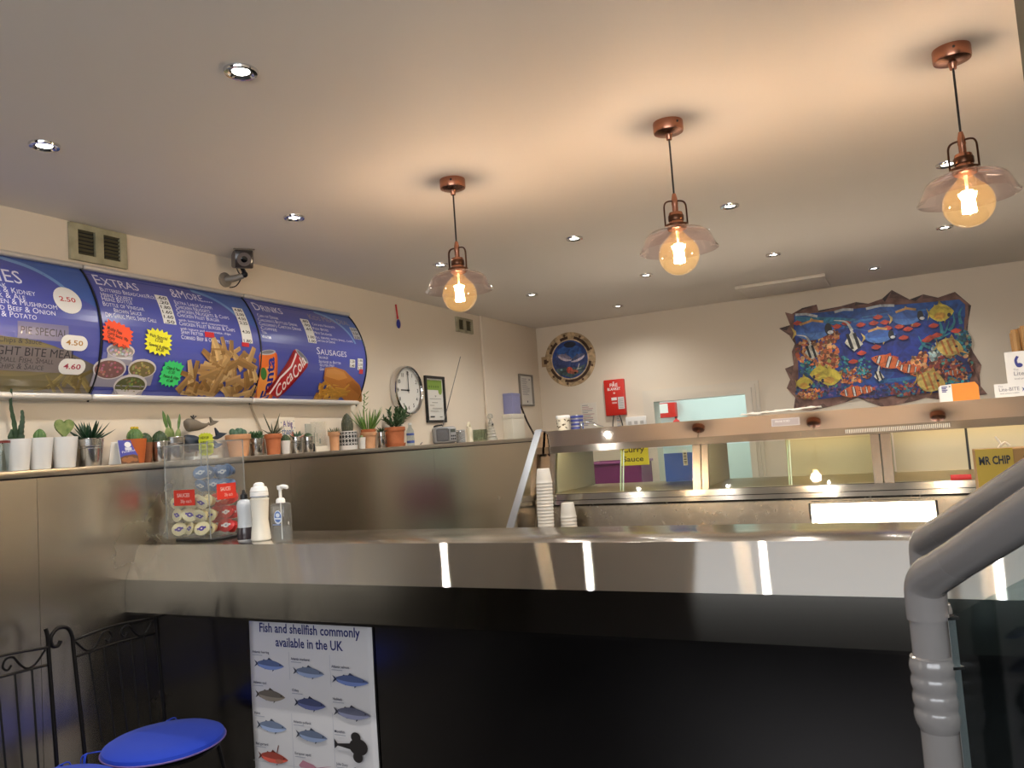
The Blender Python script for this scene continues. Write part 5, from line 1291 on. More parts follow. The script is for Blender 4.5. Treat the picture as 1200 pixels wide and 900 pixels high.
# ------------------------------------------------------------------ handrails and glass by the entrance steps
M_rail = mat('grey_rail_coating', (132, 128, 126), .2, 0, coat=.4)
def handrail(label, P, r, glassy):
    """P: post axis x,y; elbow height; far point of the sloping tube"""
    (x, y), ze, q = P
    t = thing('handrail', label, 'handrail', (x, y, 0), 0, 'grey handrails at the entrance steps')
    d = (Vector(q) - Vector((x, y, ze))); e = d.normalized()
    MB().lathe([(0, 0), (.055, 0), (.055, .008), (.03, .012), (.0245, .02), (.0245, ze - .03), (0, ze - .03)], 28).build('post', M_rail, t)
    P0 = Vector((0, 0, ze - .052)); P3 = Vector((0, 0, ze)) + e * .10
    ctrl = [P0, Vector((0, 0, ze - .03)), Vector((0, 0, ze - .008)) + e * .004, Vector((0, 0, ze)) + e * .022, Vector((0, 0, ze)) + e * .05, P3]
    MB().tube(curve(ctrl, 6), [r * 1.10] * 20 + [r * (1.10 - .095 * i / 10) for i in range(11)], 28).build('elbow', M_rail, t, angle=60)
    MB().tube([Vector((0, 0, ze)) + e * .07, Vector((0, 0, ze)) + e * .6, Vector((0, 0, ze)) + e * 1.55], r, 28).build('grab_tube', M_rail, t, angle=60)
    pr = [(.0246, ze - .205)]; z0, z1 = ze - .20, ze - .102
    pr += [(.027, z0)]
    for i in range(25):
        q_ = i / 24; pr.append((.0285 + .0022 * abs(math.sin(PI * 4 * q_)), z0 + .004 + (z1 - z0 - .008) * q_))
    pr += [(.0285, z1 - .002), (.0246, z1)]
    MB().lathe(pr, 28, M=None).build('ribbed_sleeve', M_rail, t, angle=60)
    return t, e
t1, e1 = handrail('grey tubular handrail nearer the camera, with ribbed sleeve on its post', ((.0045, 1.262), 1.212, (.1117, 1.049, 1.327)), .0250, True)
t2, e2 = handrail('grey tubular handrail farther off, running parallel behind the other', ((.014, 1.545), 1.225, (.131, 1.191, 1.352)), .0250, False)
# glass infill along the nearer rail
g = thing('glass_balustrade', 'clear tinted glass infill panel below the nearer handrail', 'balustrade', (.034, 1.25, 0))
ed = Vector((e1.x, e1.y, 0)).normalized(); nn = Vector((-ed.y, ed.x, 0)); sl = e1.z / math.hypot(e1.x, e1.y); Lp = 1.15
b = MB(); A = []
for k in (-.005, .005):
    A.append([b.bm.verts.new(Vector((0, 0, 0)) + nn * k + ed * s_ + Vector((0, 0, z))) for s_, z in ((0, .10), (Lp, .10), (Lp, 1.165 + sl * Lp), (0, 1.165))])
b._f(A[0]); b._f(A[1][::-1])
for i in range(4): b._f([A[0][i], A[1][i], A[1][(i + 1) % 4], A[0][(i + 1) % 4]])
b.build('pane', glass('infill_glass', (222, 230, 230), .4, .03), g, angle=0)
b = MB()
b.box(Vector((0, 0, .632)) - ed * .0008, (.0016, .0098, 1.06), Matrix.Rotation(math.atan2(ed.y, ed.x), 3, 'Z')); b.build('pane_edge', mat('pane_edge_green', (152, 152, 152), .2), g)
for z in (1.118, 1.185): MB().box(Vector((0, 0, z - .02)) - ed * .004, (.018, .016, .004), Matrix.Rotation(math.atan2(ed.y, ed.x), 3, 'Z')).build('clip', M_chrome, g)
MB().box(ed * .55 + Vector((0, 0, .05)), (1.2, .05, .10), Matrix.Rotation(math.atan2(ed.y, ed.x), 3, 'Z'), .004).build('base_channel', mat('channel_grey', (90, 92, 96), .4, .5), g)

# ------------------------------------------------------------------ things on the back wall
M_mural = printed('printed_vinyl', 0.45, 0.0, mottle=(16, .5))
def back_map(d): return lambda u, v, k: (u, YB - d - k, v)
# porthole sticker
(u0, v0) = (-2.695, 2.171); RP = .252
t = thing('porthole_sticker', 'round porthole wall sticker showing two dolphins', 'wall sticker', (u0, YB, v0))
a = Art(.0001); a.ell(0, 0, RP, RP, (186, 160, 124), n=48)
for i in range(9):
    q = PI / 9 + 2 * PI * i / 9
    a.ell(RP * .9 * math.cos(q), RP * .9 * math.sin(q), .012, .012, (96, 66, 44), n=10); 
for q0, q1 in ((.3, 1.3), (1.6, 2.0), (2.2, 2.8), (3.5, 4.2), (4.4, 6.1)): 
    P = [(RP * .80 * math.cos(q0 + (q1 - q0) * i / 12), RP * .80 * math.sin(q0 + (q1 - q0) * i / 12)) for i in range(13)]; a.line(P, .026, (70, 46, 32))
a.ell(0, 0, RP * .745, RP * .745, (206, 184, 152), n=44); a.ell(0, 0, RP * .70, RP * .70, (44, 74, 146), n=44)
a.poly([(-.17, .03), (.17, .02), (.165, -.06), (.1, -.145), (-.1, -.145), (-.165, -.06)], (60, 76, 128)); a.ell(0, .06, .13, .07, (52, 96, 170)); a.ell(.01, .135, .06, .028, (34, 44, 66))
a.poly([(-.12, -.125), (-.15, -.08), (-.04, -.07), (.06, -.085), (.15, -.06), (.12, -.125), (0, -.172)], (80, 104, 110))
for s, x, y in ((1, -.05, .02), (-1, .085, .005)):
    a.fish(x, y, .17, .06, (150, 142, 170) if s > 0 else (92, 100, 140), s, -.35 * s, belly=(206, 196, 210))
a.ell(-.01, -.10, .03, .03, (206, 92, 76)); a.ell(.03, -.12, .045, .02, (186, 110, 88)); a.line([(.07, -.10), (.09, -.05)], .008, (206, 206, 200)); a.line([(.06, -.1), (.11, -.09)], .007, (206, 206, 200)); a.ell(.045, -.13, .014, .009, (24, 20, 22)); a.ell(-.09, -.09, .012, .008, (150, 196, 206))
a.build('picture', lambda u, v, k: (u, -.003 - k, v), M_mural, t)
MB().lathe([(0, 0), (RP, 0), (RP, .0028), (0, .0028)], 48, M=Matrix.Rotation(PI / 2, 3, 'X')).build('backing', mat('sticker_backing', (150, 122, 92), .5), t)
b = MB(); b.span((-RP - .035, -.004, -.045), (-RP + .02, 0, .05)); b.build('latch', mat('sticker_brass', (176, 146, 110), .5), t)
b = MB(); b.span((-RP - .01, -.006, -.02), (-RP + .02, -.004, .022)); b.build('latch_hole', mat('sticker_brown', (78, 52, 36), .5), t)

# coral reef mural, torn rock border printed round it
OUT = [(-0.778, 2.348), (-0.727, 2.327), (-0.644, 2.364), (-0.532, 2.377), (-0.524, 2.327), (-0.357, 2.338), (-0.243, 2.356), (-0.154, 2.330), (-0.054, 2.356), (0.017, 2.413), (0.133, 2.322), (0.228, 2.348), (0.328, 2.307), (0.438, 2.336), (0.532, 2.219), (0.505, 2.114), (0.482, 1.989), (0.509, 1.877), (0.554, 1.770), (0.535, 1.696), (0.533, 1.620), (0.570, 1.554), (0.421, 1.542), (0.254, 1.543), (0.170, 1.564), (0.093, 1.544), (0.010, 1.532), (-0.116, 1.509), (-0.214, 1.557), (-0.302, 1.605), (-0.398, 1.573), (-0.526, 1.549), (-0.655, 1.533), (-0.784, 1.550), (-0.762, 1.645), (-0.821, 1.727), (-0.788, 1.794), (-0.820, 1.888), (-0.751, 1.909), (-0.754, 2.021), (-0.722, 2.087), (-0.762, 2.155), (-0.836, 2.221), (-0.748, 2.238)]
INN = [(-0.708, 2.317), (-0.520, 2.299), (-0.267, 2.305), (-0.024, 2.298), (0.211, 2.285), (0.460, 2.275), (0.494, 2.231), (0.462, 2.010), (0.476, 1.766), (0.465, 1.589), (0.259, 1.595), (0.029, 1.602), (-0.151, 1.592), (-0.393, 1.626), (-0.583, 1.616), (-0.678, 1.638), (-0.725, 1.767), (-0.707, 2.030), (-0.727, 2.172)]
MC = (-0.101, 1.926)
mu = thing('reef_mural', 'coral reef wall mural with torn rock border and tropical fish', 'mural', (MC[0], YB, MC[1]))
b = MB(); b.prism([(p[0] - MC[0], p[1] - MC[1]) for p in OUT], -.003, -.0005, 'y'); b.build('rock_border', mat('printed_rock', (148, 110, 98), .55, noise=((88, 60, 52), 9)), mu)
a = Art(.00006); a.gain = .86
rd = random.Random(11)
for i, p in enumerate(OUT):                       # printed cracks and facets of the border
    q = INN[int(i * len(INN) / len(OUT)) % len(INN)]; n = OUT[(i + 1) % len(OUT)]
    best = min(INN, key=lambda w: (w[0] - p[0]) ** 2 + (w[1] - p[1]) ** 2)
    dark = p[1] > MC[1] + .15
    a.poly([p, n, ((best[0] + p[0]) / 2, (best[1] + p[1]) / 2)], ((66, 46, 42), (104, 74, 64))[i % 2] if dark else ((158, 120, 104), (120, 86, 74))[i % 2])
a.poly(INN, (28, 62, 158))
a.poly([(-0.708, 2.317), (0.460, 2.275), (0.494, 2.231), (0.485, 2.136), (0.081, 2.150), (-0.281, 2.157), (-0.716, 2.157)], (30, 88, 176))
a.poly([(-0.702, 2.302), (-0.397, 2.254), (-0.244, 2.220), (-0.371, 2.196), (-0.702, 2.239)], (52, 142, 184))
for p0, p1, w in (((-0.654, 2.254), (-0.369, 2.209), .012), ((-0.276, 2.204), (0.016, 2.212), .02), ((-0.212, 2.229), (0.007, 2.240), .012), ((0.089, 2.229), (0.377, 2.228), .014), ((-0.372, 2.182), (-0.174, 2.116), .012)): a.line([p0, p1], w, (60, 130, 196), taper=True)
for p0, p1 in (((-0.701, 2.316), (-0.535, 2.280)), ((-0.406, 2.297), (-0.267, 2.298)), ((-0.176, 2.292), (0.024, 2.291))): a.line([p0, ((p0[0] + p1[0]) / 2, (p0[1] + p1[1]) / 2 + .012), p1], .02, (206, 214, 220))
a.poly([(-0.385, 2.047), (-0.047, 2.047), (0.240, 1.986), (0.194, 1.808), (-0.020, 1.712), (-0.201, 1.703), (-0.408, 1.791)], (26, 50, 148)); a.ell(*(-0.224, 1.772), .2, .07, (24, 74, 160))
a.line(curve([(*(-0.139, 1.717), 0), (*(0.040, 1.719), 0), (*(0.129, 1.737), 0)], 5), .03, (30, 110, 178))
def blob(c, ru, rv, cols, n, s, seed):
    n = int(n * 1.7); s *= .72
    cols = cols + [tuple(int(x * .6) for x in q) for q in cols[:3]] + [tuple(min(255, int(x * 1.2)) for x in q) for q in cols[:2]]
    rr = random.Random(seed)
    a.up(2)
    for i in range(n):
        q = rr.uniform(0, 2 * PI); d = rr.uniform(0, 1) ** .5; a.k += .12
        a.ell(c[0] + ru * d * math.cos(q), c[1] + rv * d * math.sin(q), s * rr.uniform(.6, 1.3), s * rr.uniform(.5, 1.0), rr.choice(cols), rr.uniform(0, 3), 7, up=False)
ORC = [(206, 110, 60), (222, 150, 90), (186, 84, 48), (226, 176, 120), (168, 66, 40)]
TEC = [(36, 120, 150), (50, 150, 160), (30, 90, 140), (80, 160, 140)]
PUR = [(70, 60, 130), (96, 72, 140), (50, 70, 150), (120, 70, 110), (60, 100, 160)]
REDC = [(120, 44, 44), (150, 60, 50), (90, 40, 50), (170, 80, 60)]
blob((-0.560, 2.006), .16, .14, ORC, 120, .024, 1); blob((-0.460, 2.125), .07, .07, ORC, 40, .02, 2); blob((-0.637, 1.869), .07, .06, TEC, 40, .02, 3)
blob((-0.493, 1.902), .09, .06, ORC + [(180, 180, 90)], 50, .02, 4); blob((-0.543, 1.701), .22, .07, PUR + TEC, 110, .02, 5); blob((-0.643, 1.662), .10, .04, ORC + [(196, 150, 60)], 50, .016, 6)
blob((-0.316, 1.781), .13, .06, ORC, 70, .018, 7); blob((-0.236, 1.841), .06, .07, TEC, 30, .014, 8); blob((-0.370, 1.868), .04, .07, TEC, 24, .016, 9); blob((-0.176, 1.647), .16, .05, PUR, 70, .018, 10)
blob((0.194, 1.808), .13, .10, ORC, 90, .024, 12); blob((0.062, 1.645), .14, .06, REDC + TEC, 70, .018, 13); blob((0.287, 1.883), .06, .08, [(150, 176, 176), (176, 186, 176), (110, 150, 150)], 50, .02, 14)
blob((0.376, 1.763), .12, .13, REDC + ORC + TEC, 120, .022, 15); blob((0.451, 1.960), .05, .1, TEC + [(176, 150, 110)], 50, .018, 16); blob((0.320, 1.640), .15, .05, TEC + [(150, 120, 70)], 60, .018, 17)
for pts in ([(0.235, 1.934), (0.192, 1.965), (0.164, 2.034)], [(0.165, 1.929), (0.204, 1.977), (0.248, 1.959)], [(0.298, 2.005), (0.348, 2.050), (0.378, 2.124)], [(0.323, 2.028), (0.320, 2.106), (0.301, 2.148)], [(0.370, 2.048), (0.410, 2.107), (0.406, 2.185)], [(0.453, 2.089), (0.449, 2.167), (0.476, 2.214)], [(0.269, 1.995), (0.333, 2.013), (0.380, 2.033)]):
    a.line(curve([(*p, 0) for p in pts], 5), .026, (46, 140, 160), taper=True)
YF_, ORF = (226, 204, 70), (206, 70, 44)
for c in ((-0.398, 2.179), (-0.327, 2.197), (-0.224, 2.170), (-0.132, 2.172), (-0.098, 2.214), (-0.054, 2.168), (-0.040, 2.120), (0.043, 2.122), (0.099, 2.095), (0.154, 2.121), (0.273, 2.099), (0.415, 2.042), (0.064, 2.033), (-0.132, 1.983), (-0.239, 1.949), (-0.306, 1.889), (0.242, 2.012), (-0.688, 2.244), (0.289, 2.025), (-0.021, 1.884), (0.217, 1.995)): a.fish(c[0], c[1], .072, .034, ORF, 1 if int(c[0] * 100) % 2 else -1, fin=(176, 56, 40), eye=False)
def tang(c, L, H, d):
    a.fish(c[0], c[1], L, H, (56, 104, 190), d, fin=(226, 196, 110), eye=False, belly=(80, 130, 206)); a.ell(c[0] + d * L * .36, c[1] + .0, L * .085, H * .32, (22, 24, 34)); a.ell(c[0] + d * L * .40, c[1] - H * .18, L * .07, H * .1, (226, 226, 226)); a.line([(c[0] - L * .3, c[1] + H * .4), (c[0], c[1] + H * .56), (c[0] + L * .26, c[1] + H * .42)], .018, (222, 168, 96))
tang((-0.577, 2.167), .32, .15, 1); tang((0.102, 2.187), .25, .12, 1); tang((-0.106, 2.067), .24, .11, 1)
def butterfly(c, r, d): r *= .84; a.fish(c[0], c[1], r * 2.3, r * 1.7, YF_, d, fin=(206, 180, 60), eye=False); a.ell(c[0] + d * r * .7, c[1] - r * .3, r * .16, r * .2, (40, 34, 60)); a.ell(c[0] - r * .1, c[1] - r * .3, r * .5, r * .34, (226, 170, 60))
for c, r, d in (((-0.680, 1.756), .07, 1), ((-0.552, 1.819), .085, -1), ((-0.485, 1.785), .095, -1), ((0.328, 2.190), .092, 1)): butterfly(c, r, d)
def idol(c, s, d):
    a.poly([(c[0] - .05 * s, c[1]), (c[0], c[1] + .075 * s), (c[0] + .055 * s, c[1] - .02 * s), (c[0], c[1] - .06 * s)], (226, 222, 206))
    for k in (-.02, .02): a.line([(c[0] + (k - .01) * s, c[1] + .055 * s), (c[0] + (k + .012) * s, c[1] - .045 * s)], .018 * s, (24, 24, 30))
    a.line(curve([(c[0], c[1] + .07 * s, 0), (c[0] - d * .03 * s, c[1] + .13 * s, 0), (c[0] - d * .10 * s, c[1] + .15 * s, 0)], 5), .02 * s, (232, 230, 222), taper=True)
idol((-0.291, 2.043), 1.25, 1); idol((-0.606, 1.997), 1.0, 1); idol((-0.135, 1.757), .7, -1)
def clown(c, L, rot, d):
    H = L * .42; a.fish(c[0], c[1], L, H, (226, 108, 46), d, rot, fin=(196, 70, 32))
    for k, w in ((.26, .055), (-.04, .065), (-.3, .04)):
        p = (c[0] + d * k * L * math.cos(rot), c[1] + d * k * L * math.sin(rot)); hh = H * (.44 if abs(k) < .2 else .30)
        a.line([(p[0] - hh * math.sin(rot), p[1] + hh * math.cos(rot)), (p[0] + hh * math.sin(rot), p[1] - hh * math.cos(rot))], w * L * 1.9, (30, 24, 26))
        a.line([(p[0] - hh * math.sin(rot), p[1] + hh * math.cos(rot)), (p[0] + hh * math.sin(rot), p[1] - hh * math.cos(rot))], w * L, (232, 228, 222))
clown((-0.065, 1.862), .24, -.35, -1); clown((0.071, 1.795), .17, -.25, -1); clown((-0.328, 1.654), .20, .1, -1); clown((-0.235, 1.659), .13, .1, -1); clown((0.368, 1.732), .10, 0, 1)
def beak(c, L, H):
    L *= .86; H *= .8
    a.fish(c[0], c[1], L, H, (214, 186, 96), 1, -.3, fin=(190, 150, 60), eye=False)
    for k in (-.2, 0, .2): a.line([(c[0] + k * L - .01, c[1] + H * .4), (c[0] + k * L + .02, c[1] - H * .4)], .014, (206, 120, 50))
    a.line([(c[0] + L * .34, c[1] - .03), (c[0] + L * .66, c[1] - H * .5)], .022, (206, 160, 76), taper=True); a.ell(c[0] + L * .25, c[1] + .0, .01, .01, (20, 20, 24), n=8)
beak((0.359, 1.926), .22, .17); beak((0.210, 1.683), .24, .20)
a.line(curve([(*(0.396, 1.851), 0), (*(0.447, 1.807), 0), (*(0.473, 1.728), 0)], 5), .03, (30, 40, 110))
a.build('painting', lambda u, v, k: (u, YB - .003 - k, v), M_mural, mu, loc=(MC[0], YB, MC[1]))

# fire blanket with its two straps
(x0, z1), (x1, z0) = (-2.371, 1.941), (-2.189, 1.618)
w, h = .19, z1 - z0
t = thing('fire_blanket', 'red fire blanket pack with black pull straps on the end wall', 'fire blanket', ((x0 + x1) / 2, YB, z0))
MB().span((-w / 2, -.04, 0), (w / 2, -.001, h), .008).build('case', mat('fire_red', (206, 44, 34), .35), t)
a = Art(.0004); a.text('FIRE', 0, h * .80, .03, (240, 232, 228), align='C', bold=.02); a.text('BLANKET', 0, h * .70, .024, (240, 232, 228), .12, align='C', bold=.02)
a.ell(0, h * .92, .008, .006, (236, 220, 216)); a.ell(0, h * .62, .01, .008, (230, 200, 196)); a.rect(-.03, h * .42, .02, h * .5, (236, 228, 224)); a.rect(-.025, h * .33, .02, h * .37, (226, 180, 174)); a.rect(.03, h * .17, .088, h * .5, (214, 208, 204))
for k in range(6): a.rect(.036, h * (.2 + k * .045), .08, h * (.215 + k * .045), (150, 146, 144))
a.build('print', lambda u, v, k: (u, -.0405 - k, v), M_print, t)
for s in (-.035, .045): MB().tube(curve([(s * .6, -.03, .01), (s, -.032, -.05), (s * 1.2, -.030, -.11), (s * 1.2, -.012, -.125)], 5), .010, 6, flat=(1, .3)).build('strap', M_black, t)
# notices and trunking
def sheet(label, l, r_, rows, seed, name='paper_notice', d=.002):
    (x0, z1), (x1, z0) = l, r_
    t = thing(name, label, 'notice', ((x0 + x1) / 2, YB, z0), 0)
    w, h = x1 - x0, z1 - z0
    MB().span((-w / 2, -d, 0), (w / 2, 0, h)).build('sheet', mat('notice_paper', (222, 214, 200), .6), t)
    a = Art(.0003); rd = random.Random(seed)
    for i in range(rows): a.rect(-w * .4, h * (.9 - .8 * i / rows), -w * .4 + w * rd.uniform(.3, .8), h * (.9 - .8 * i / rows) + .006, rd.choice(((150, 146, 150), (186, 140, 140), (150, 150, 170))))
    a.build('print', lambda u, v, k: (u, -d - k, v), M_print, t)
sheet('typed paper notice taped to the wall behind the tongs', (-2.627, 1.754), (-2.473, 1.508), 12, 1)
sheet('small paper notice taped below the fire blanket', (-2.293, 1.618), (-2.239, 1.492), 6, 2)
(x0, z1), (x1, z0) = (-2.199, 1.595), (-2.011, 1.498)
t = thing('socket_strip', 'white double socket strip left of the kitchen doorway', 'socket', ((x0 + x1) / 2, YB, z0))
w = x1 - x0; h = z1 - z0
MB().span((-w / 2, -.03, 0), (w / 2, 0, h), .005).build('faceplate', M_white, t)
for s in (-.055, .0, .055): MB().span((s - .016, -.032, h * .3), (s + .016, -.029, h * .6), .002, 1).build('switch', mat('switch_grey', (190, 186, 180), .4), t)

# kitchen things glimpsed through the doorway
(x0, z1), (x1, z0) = (-2.337, 1.684), (-2.240, 1.593)
t = thing('first_aid_box', 'red box with white label on the kitchen wall', 'box', ((x0 + x1) / 2, 8.42, z0))
MB().span((-.11, -.09, 0), (.11, 0, .16), .006).build('case', mat('fire_red', (206, 44, 34), .35), t); MB().span((-.06, -.093, .05), (.03, -.0895, .15)).build('label_panel', M_white, t)
(x0, z1), (x1, z0) = (-2.313, 1.590), (-2.233, 1.538)
sh = MB().span((-2.6, 8.12, 1.40), (-2.05, 8.42, 1.43), .004).build('kitchen_shelf', mat('shelf_white', (226, 226, 220), .5)); tag(sh, 'white shelf on the kitchen wall below the red box', 'shelf')
t = thing('fire_bottle', 'small red bottle standing on the kitchen shelf', 'bottle', (-2.16, 8.26, 1.43))
MB().lathe([(0, 0), (.035, 0), (.036, .004), (.036, .11), (.03, .125), (.012, .135), (.012, .15), (0, .15)], 16).build('bottle', mat('fire_red', (206, 44, 34), .35), t); MB().cyl((0, 0, .15), (0, 0, .165), .016, seg=12).build('cap', M_black, t)

# purple crate on the back bench
t = thing('storage_crate', 'purple plastic crate standing on the bench behind the range', 'crate', (sum(q[0] for q in ((-2.233, 1.130), (-1.793, 1.137))) / 2, 5.86, .90))
b = MB(); W, D, H = .44, .28, .345
for q in (((-W / 2, -D / 2, 0), (W / 2, D / 2, .01)), ((-W / 2, -D / 2, 0), (W / 2, -D / 2 + .01, H)), ((-W / 2, D / 2 - .01, 0), (W / 2, D / 2, H)), ((-W / 2, -D / 2, 0), (-W / 2 + .01, D / 2, H)), ((W / 2 - .01, -D / 2, 0), (W / 2, D / 2, H))): b.span(*q, .003, 1)
b.build('tub', mat('purple_plastic', (120, 50, 100), .35), t)
b = MB(); b.span((-W / 2 - .012, -D / 2 - .012, H - .02), (W / 2 + .012, -D / 2 + .002, H), .004); b.span((-W / 2 - .012, D / 2 - .002, H - .02), (W / 2 + .012, D / 2 + .012, H), .004); b.span((-W / 2 - .012, -D / 2, H - .02), (-W / 2 + .002, D / 2, H), .004); b.span((W / 2 - .002, -D / 2, H - .02), (W / 2 + .012, D / 2, H), .004)
b.build('rim', mat('purple_rim', (150, 84, 136), .3), t)

# ------------------------------------------------------------------ things on top of the range
TZ = 1.4975
(x0, z) = (-1.937, 1.523); 
t = thing('patterned_cup', 'cream lidded cup with brown leaf print at the range corner', 'cup', (x0, 4.62, TZ))
MB().lathe([(0, 0), (.037, 0), (.039, .004), (.043, .078), (.041, .078)], 24).build('body', mat('cup_cream', (228, 220, 200), .4), t)
MB().lathe([(.045, .076), (.046, .082), (.045, .092), (.042, .096), (0, .096)], 24).build('lid', M_white, t)
b = MB(); rd = random.Random(3)
for i in range(26):
    q = rd.uniform(0, 2 * PI); zz = rd.uniform(.012, .068); rr = .0392 + .0045 * zz / .078
    b.box((rr * math.cos(q), rr * math.sin(q), zz), (.002, .014, .006), Matrix.Rotation(q, 3, 'Z') @ Matrix.Rotation(rd.uniform(-.8, .8), 3, 'X'))
b.build('leaf_print', mat('leaf_brown', (84, 66, 40), .5), t)
(x0, z) = (-1.860, 1.517)
for i in range(4):
    o_ = thing('tin', 'blue and white tin in the short stack beside the leaf-print cup, %s' % ('lowest', 'second from the bottom', 'third from the bottom', 'topmost')[i], 'tin', (x0 + .002 * (i % 2), 4.66, TZ + i * .0235), 0, 'stacked tins on the range')
    MB().lathe([(0, 0), (.040, 0), (.041, .002), (.041, .021), (.040, .023), (0, .023)], 24).build('can', mat('tin_grey', (150, 150, 156), .35, .6), o_)
    MB().lathe([(.0412, .005), (.0414, .005), (.0414, .017), (.0412, .017)], 24).build('band', mat('tin_blue', (52, 62, 140), .4), o_)
(x0, z) = (-1.783, 1.534); (x1, z1) = (-1.681, 1.537)
t = thing('tongs', 'steel food tongs lying on the range top by the tins', 'tongs', ((x0 + x1) / 2, 4.56, TZ))
for s in (-1, 1): MB().tube(curve([(-.06, s * .004, .045), (-.02, s * .016, .040), (.04, s * .024, .020), (.075, s * .020, .006)], 5), .006, 6, flat=(1, .35)).build('arm', M_chrome, t)
MB().span((-.068, -.008, .0), (-.055, .008, .05), .003).build('pivot', M_chrome, t)
# crumpled paper along the top edge
(x0, z), (x1, z1) = (-0.815, 1.492), (-0.390, 1.502)
b = MB(); rd = random.Random(5); n = 16; vs = []
for i in range(n + 1):
    x = x0 + (x1 - x0) * i / n; row = []
    for j in range(4): row.append(b.bm.verts.new((x, 4.47 + j * .045, TZ + .006 + .006 * rd.random() + (.010 if j == 2 else 0) + .014 * i / n)))
    vs.append(row)
for i in range(n):
    for j in range(3): b._f([vs[i][j], vs[i + 1][j], vs[i + 1][j + 1], vs[i][j + 1]])
p = b.build('crumpled_paper', mat('greaseproof_paper', (200, 190, 176), .6), angle=30)
p.modifiers.new('thickness', 'SOLIDIFY').thickness = .002; tag(p, 'crumpled white paper strip along the range top below the mural', 'paper')
# orange box
(x0, z), (x1, z1) = (0.182, 1.509), (0.357, 1.507)
t = thing('carton', 'bright orange carton with white end on the range top below the mural', 'box', ((x0 + x1) / 2, 4.66, TZ))
w = x1 - x0
b = MB(); b.prism([(-w * .18, .001), (w / 2, .001), (w / 2, .072), (w * .42, .092), (-w * .18, .090)], -.06, .06, 'y'); b.build('wrapper', mat('carton_orange', (246, 140, 20), .4), t)
b = MB(); b.prism([(-w / 2, .001), (-w * .18, .001), (-w * .18, .090), (-w * .46, .086), (-w / 2, .078)], -.0602, .0602, 'y'); e = b.build('white_end', M_white, t)
a = Art(.0004)
for i in range(4): a.rect(-w * .44, .05 + i * .008, -w * .44 + .02 + .006 * (i % 2), .055 + i * .008, (90, 90, 150))
a.rect(-w * .25, .075, -w * .21, .08, (40, 40, 50)); a.build('print', lambda u, v, k: (u, -.0604 - k, v), M_print, e)
# light-bite cards and jar
(x0, z), (x1, z1) = (0.420, 1.491), (0.540, 1.555)
t = thing('promo_card', 'long low white light-bite card on the range edge', 'sign', (x0, 4.50, TZ))
MB().box((.13, 0, .034), (.27, .004, .066), Matrix.Rotation(-.12, 3, 'X')).build('card', mat('card_white', (232, 228, 222), .5), t)
a = Art(.0004); a.text('The', .012, .05, .009, (150, 146, 150)); a.text('Lite-BITE', .014, .03, .018, (150, 146, 150), .085, bold=.01); a.text('Small portions available', .016, .016, .007, (120, 116, 120), .08)
a.fish(.155, .034, .09, .03, (52, 62, 130), 1, fin=(60, 70, 140)); a.build('print', lambda u, v, k: (u, -.003 + (v - .034) * .12 - k, v), M_print, t)
(x0, z), (x1, z1) = (0.482, 1.568), (0.565, 1.713)
t = thing('promo_card', 'upright white light-bite card leaning on the jar', 'sign', (x0, 4.585, TZ + .0))
MB().box((.09, 0, .135), (.18, .004, .18), Matrix.Rotation(-.1, 3, 'X')).build('card', mat('card_white', (232, 228, 222), .5), t)
MB().span((.03, -.004, 0), (.15, .05, .05), .003).build('foot', M_black, t)
a = Art(.0004); a.line(curve([(.055, .20, 0), (.045, .18, 0), (.05, .155, 0), (.065, .16, 0)], 5), .012, (52, 56, 130)); a.ell(.058, .155, .014, .011, (52, 56, 130)); a.text('The', .03, .13, .01, (150, 146, 150)); a.text('Lite-BITE', .03, .105, .02, (150, 146, 150), .11, bold=.01); a.text('Small portions available', .03, .085, .008, (120, 116, 120), .11)
a.build('print', lambda u, v, k: (u, -.003 + (v - .135) * .1 - k, v), M_print, t)
(x0, z) = (0.581, 1.603)
t = thing('fork_jar', 'grey jar holding wooden chip forks behind the light-bite card', 'jar', (x0 + .02, 4.72, TZ))
MB().lathe([(0, 0), (.075, 0), (.078, .01), (.078, .19), (.07, .205), (.066, .205), (.066, .02), (0, .02)], 24).build('jar', mat('jar_grey', (120, 118, 116), .3, .4), t)
MB().lathe([(.072, .205), (.076, .21), (.076, .222), (.072, .227)], 24).build('ring', mat('bamboo', (170, 130, 80), .5), t)
for i in range(7):
    q = 2 * PI * i / 7; MB().cyl((.05 * math.cos(q), .05 * math.sin(q), .05), (.058 * math.cos(q), .058 * math.sin(q), .33 + .012 * (i % 3)), .018, seg=8).build('wooden_block', mat('bamboo', (170, 130, 80), .5), t)

# foam cups, upside down, nested on the range deck
(xa, za) = (-1.854, 1.229)
c0 = None
for i in range(18):
    if c0 is None:
        c0 = MB().lathe([(.045, 0), (.0478, .002), (.0478, .007), (.0452, .010), (.044, .026), (.036, .082), (.034, .085), (0, .085)], 22).build('foam_cup', mat('foam_white', (206, 202, 194), .55)); c0['group'] = 'stack of foam cups on the range deck'; o_ = c0
    else: o_ = c0.copy(); COL.objects.link(o_)
    xa_ = xa + .004 * math.sin(i * .5); o_.location = (xa - .012 + i * .0006, 4.08, .8855 + i * .0185); o_['category'] = 'foam cup'
    o_['label'] = 'white foam cup in the tall upside-down stack at the end of the range' if i < 17 else 'topmost white foam cup, its base showing, on the tall stack'
for i in range(7):
    o_ = c0.copy(); COL.objects.link(o_); o_.location = (xa + .098, 4.16, .8855 + i * .0185); o_['group'] = 'short stack of foam cups'; o_['label'] = 'white foam cup in the short stack beside the range front'

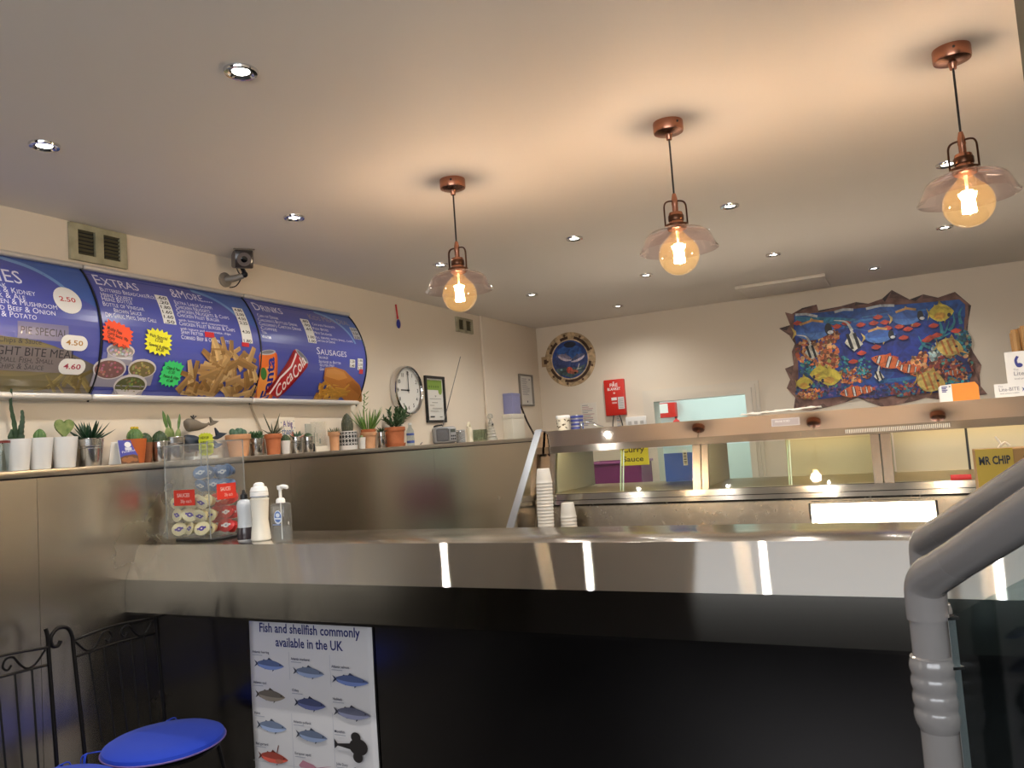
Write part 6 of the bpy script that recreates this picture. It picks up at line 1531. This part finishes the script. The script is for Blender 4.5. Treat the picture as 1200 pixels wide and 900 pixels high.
# ------------------------------------------------------------------ light
def spot(x, y, e, size=152, r=.014, col=(1.0, .97, .92)):
    l = bpy.data.lights.new('downlight_lamp', 'SPOT'); l.energy = e; l.spot_size = math.radians(size); l.spot_blend = 1.0; l.shadow_soft_size = r; l.color = col
    ob = bpy.data.objects.new('downlight_lamp', l); COL.objects.link(ob); ob.location = (x, y, HC - .012); return ob
w = bpy.data.worlds.new('World'); scene.world = w; w.use_nodes = True
w.node_tree.nodes['Background'].inputs[0].default_value = (.92, .95, 1, 1); w.node_tree.nodes['Background'].inputs[1].default_value = E_SKY
DL = [(x, y) for x, y, *_ in DOWNLIGHTS] + [(-.635, 1.54), (.295, 1.54), (1.2, 1.54), (1.2, 3.8), (1.2, 5.06)]
for x, y in DL: spot(x, y, E_DL)
for x, y in PENDANTS:
    l = bpy.data.lights.new('pendant_lamp', 'POINT'); l.energy = E_PEND; l.shadow_soft_size = .035; l.color = (1.0, .925, .835)
    ob = bpy.data.objects.new('pendant_lamp', l); COL.objects.link(ob); ob.location = (x, y, HC - .478)
l = bpy.data.lights.new('window_portal', 'AREA'); l.shape = 'RECTANGLE'; l.size = 3.6; l.size_y = 1.05; l.cycles.is_portal = True
ob = bpy.data.objects.new('window_portal', l); COL.objects.link(ob); ob.location = (.2, YF - .05, 1.775); ob.rotation_euler = (PI / 2, 0, 0)
l = bpy.data.lights.new('kitchen_lamp', 'AREA'); l.energy = 9; l.size = 1.0; l.color = (.86, 1.0, .97)
ob = bpy.data.objects.new('kitchen_lamp', l); COL.objects.link(ob); ob.location = (-1.5, 7.5, HC - .05)

# ------------------------------------------------------------------ camera
cam = bpy.data.cameras.new('Camera'); cam.sensor_width = 36; cam.lens = 916.41 / 1200 * 36; cam.clip_start = .02
co = bpy.data.objects.new('Camera', cam); COL.objects.link(co)
yaw, pit, rol = .458877, .073447, -.069854
f = Vector((-math.sin(yaw) * math.cos(pit), math.cos(yaw) * math.cos(pit), math.sin(pit)))
r0 = Vector((math.cos(yaw), math.sin(yaw), 0)); u0 = r0.cross(f)
r = r0 * math.cos(rol) + u0 * math.sin(rol); u = -r0 * math.sin(rol) + u0 * math.cos(rol)
co.matrix_world = Matrix(((r.x, u.x, -f.x, 0), (r.y, u.y, -f.y, 0), (r.z, u.z, -f.z, 1.45), (0, 0, 0, 1)))
scene.camera = co
scene.view_settings.view_transform = 'Standard'; scene.view_settings.look = 'None'
scene.view_settings.gamma = 1; scene.view_settings.use_curve_mapping = False
scene.view_settings.exposure = EXPO
cy = scene.cycles
cy.max_bounces = 8; cy.diffuse_bounces = 4; cy.glossy_bounces = 5; cy.transparent_max_bounces = 24; cy.transmission_bounces = 6
cy.use_denoising = True; cy.sample_clamp_indirect = 6; cy.blur_glossy = 0.6
